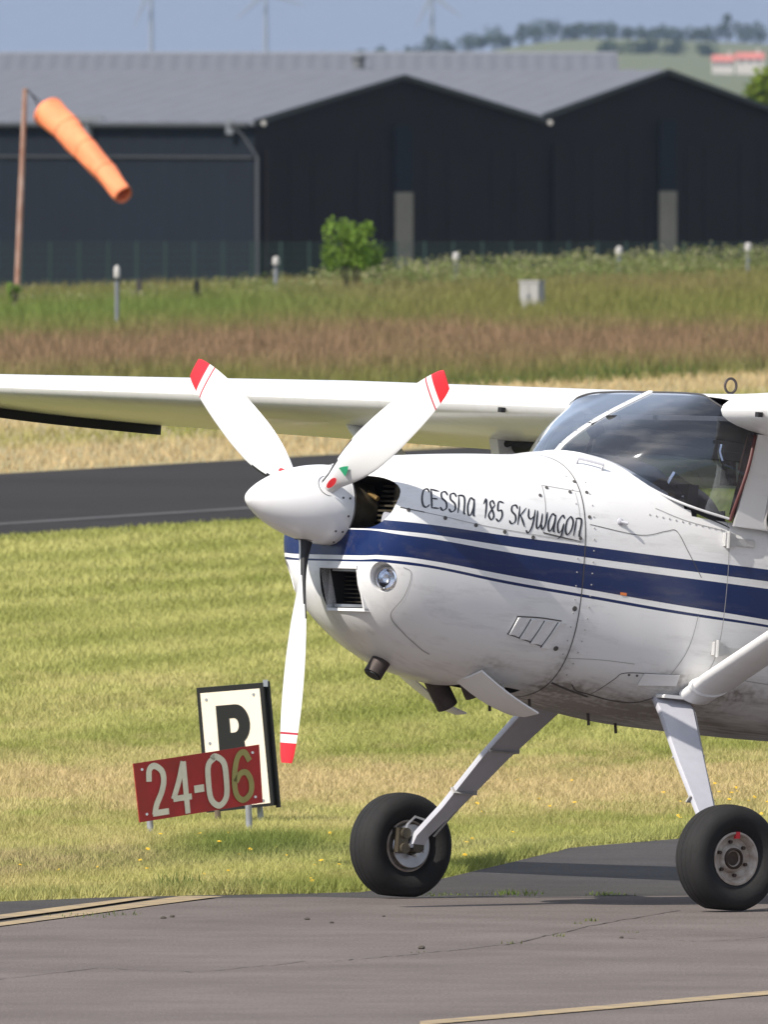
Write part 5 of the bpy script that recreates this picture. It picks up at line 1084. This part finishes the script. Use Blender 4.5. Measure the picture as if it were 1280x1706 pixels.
# lettering on the cowling side, brush strokes laid on the skin
def lettering(txt):
    x0, z0, x1, z1 = 1.112, 1.541, .372, 1.474; tot = sum(GL[c][0] for c in txt); Lm = math.hypot(x1-x0, z1-z0); adv = Lm/tot; hh = .074; t = Vector((x1-x0, z1-z0)).normalized(); pen = 0
    for ch in txt:
        wd, sts = GL[ch]; g = MB()
        for k, st in enumerate(sts):
            st2 = [(p[0]*1.0, p[1]*1.06) for p in st]; Lr = pen_ribbon(st2, .045, .135, .5); V = []
            for i in range(len(Lr[0])):
                for s in (0, 1):
                    px, pz = Lr[s][i]; a = (pen+px)*adv+pz*hh*.20; x = x0+t.x*a; z = z0+t.y*a+pz*hh; q = onskin(x, z, .0012+.0003*k); V.append(q)
            N = len(Lr[0]); g.add(V, [(2*i, 2*i+1, 2*i+3, 2*i+2) for i in range(N-1)])
        if sts: g.build('letter', M_INK, AC, smooth=False)
        pen += wd
lettering('CESSNA 185 SKYWAGON')
g = MB(); zt_ = deckz(.82, 0); g.tube([(.82, 0, zt_-.003), (.82, 0, zt_+.008)], .012, 10); g.build('filler_cap', M_EXH, AC)
# ------------------------------------------------------------ apron bits
def crack(pts, wd, n):
    P = [gnd(*p) for p in pts]; V = []; rr = random.Random(3)
    L = []
    for a, b in zip(P[:-1], P[1:]):
        for k in range(14): q = a.lerp(b, k/14); L.append(q+Vector((rr.uniform(-.006, .006), rr.uniform(-.05, .05), 0)))
    for i, q in enumerate(L):
        t = (L[min(i+1, len(L)-1)]-L[max(i-1, 0)]).normalized(); nn = Vector((-t.y, t.x, 0))*wd*rr.uniform(.3, 1.2); V += [(q+nn)+Vector((0, 0, .016)), (q-nn)+Vector((0, 0, .016))]
    g = MB(); g.add(V, [(2*i, 2*i+1, 2*i+3, 2*i+2) for i in range(len(L)-1)]); o = g.build('apron_crack', M_CRACK, smooth=False); o['kind'] = 'structure'
M_CRACK = mat('crack_dirt', (.092, .078, .068), .95)
crack([(560, 1606), (700, 1594), (850, 1578), (990, 1546), (1140, 1520)], .007, 0); crack([(1040, 1568), (1180, 1574), (1330, 1562)], .006, 0)
crack([(-30, 1640), (160, 1618), (330, 1625), (520, 1606)], .006, 0)
for (u, v, n_, h_) in ((985, 1541, 16, .014), (965, 1546, 12, .012), (1048, 1560, 8, .010), (855, 1579, 12, .012), (935, 1566, 10, .012), (925, 1567, 8, .01), (700, 1594, 6, .01)):
    p = gnd(u, v); tag(blades('weed_tuft', p.x+RNG.normal(0, .018, n_), p.y+RNG.normal(0, .05, n_), np.full(n_, .016), h_*RNG.uniform(.5, 1.3, n_), .006+np.zeros(n_), mixc((.07, .10, .025), (.17, .17, .06), RNG.random(n_)), .8), 'little weeds growing in a crack of the apron', 'weeds')
def clod(u, v, r, lab):
    p = gnd(u, v); mb = MB(); rr = random.Random(u); rings = []
    for f, z in ((.7, 0), (1, .25), (.8, .6), (.3, .85)): rings.append([(r*f*math.cos(a)*rr.uniform(.7, 1.2), r*f*math.sin(a)*rr.uniform(.7, 1.2), z*r) for a in np.linspace(0, 6.28, 10)[:-1]])
    mb.loft(rings); o = mb.build('dirt_clod', M_CLOD, smooth=False); o.location = (p.x, p.y, .012); tag(o, lab, 'clod', 'dirt clods on the apron')
M_CLOD = mat('dry_mud', (.06, .05, .04), .95)
for i_, (u, v, r) in enumerate(((272, 1535, .012), (287, 1533, .012), (512, 1537, .012), (553, 1543, .010), (703, 1586, .016), (640, 1532, .008), (1036, 1568, .011))): lb = 'small dark dirt clod on the apron, %s' % ('leftmost of all, by the yellow lines', 'second from the left by the yellow lines', 'left of the close pair below the sign', 'right of the close pair below the sign', 'largest and nearest to the camera', 'just below the far wheel', 'rightmost, below the near wheel')[i_]; clod(u, v, r, lb)
# ------------------------------------------------------------ air
me = bpy.data.meshes.new('haze'); bm = bmesh.new(); bmesh.ops.create_cube(bm, size=1); bm.to_mesh(me); bm.free()
hz = bpy.data.objects.new('haze', me); COL.objects.link(hz); hz.scale = (8200, 17600, 190); hz.location = (0, 5500+600, 85); hz['kind'] = 'stuff'; hz['label'] = 'pale haze in the air over the far fields'
hm = bpy.data.materials.new('haze'); hm.use_nodes = True; n = hm.node_tree; n.nodes.remove(n.nodes['Principled BSDF']); pv = n.nodes.new('ShaderNodeVolumePrincipled'); pv.inputs['Color'].default_value = (.50, .62, .90, 1); pv.inputs['Density'].default_value = .00003; pv.inputs['Anisotropy'].default_value = .3
n.links.new(pv.outputs[0], n.nodes['Material Output'].inputs['Volume']); me.materials.append(hm)
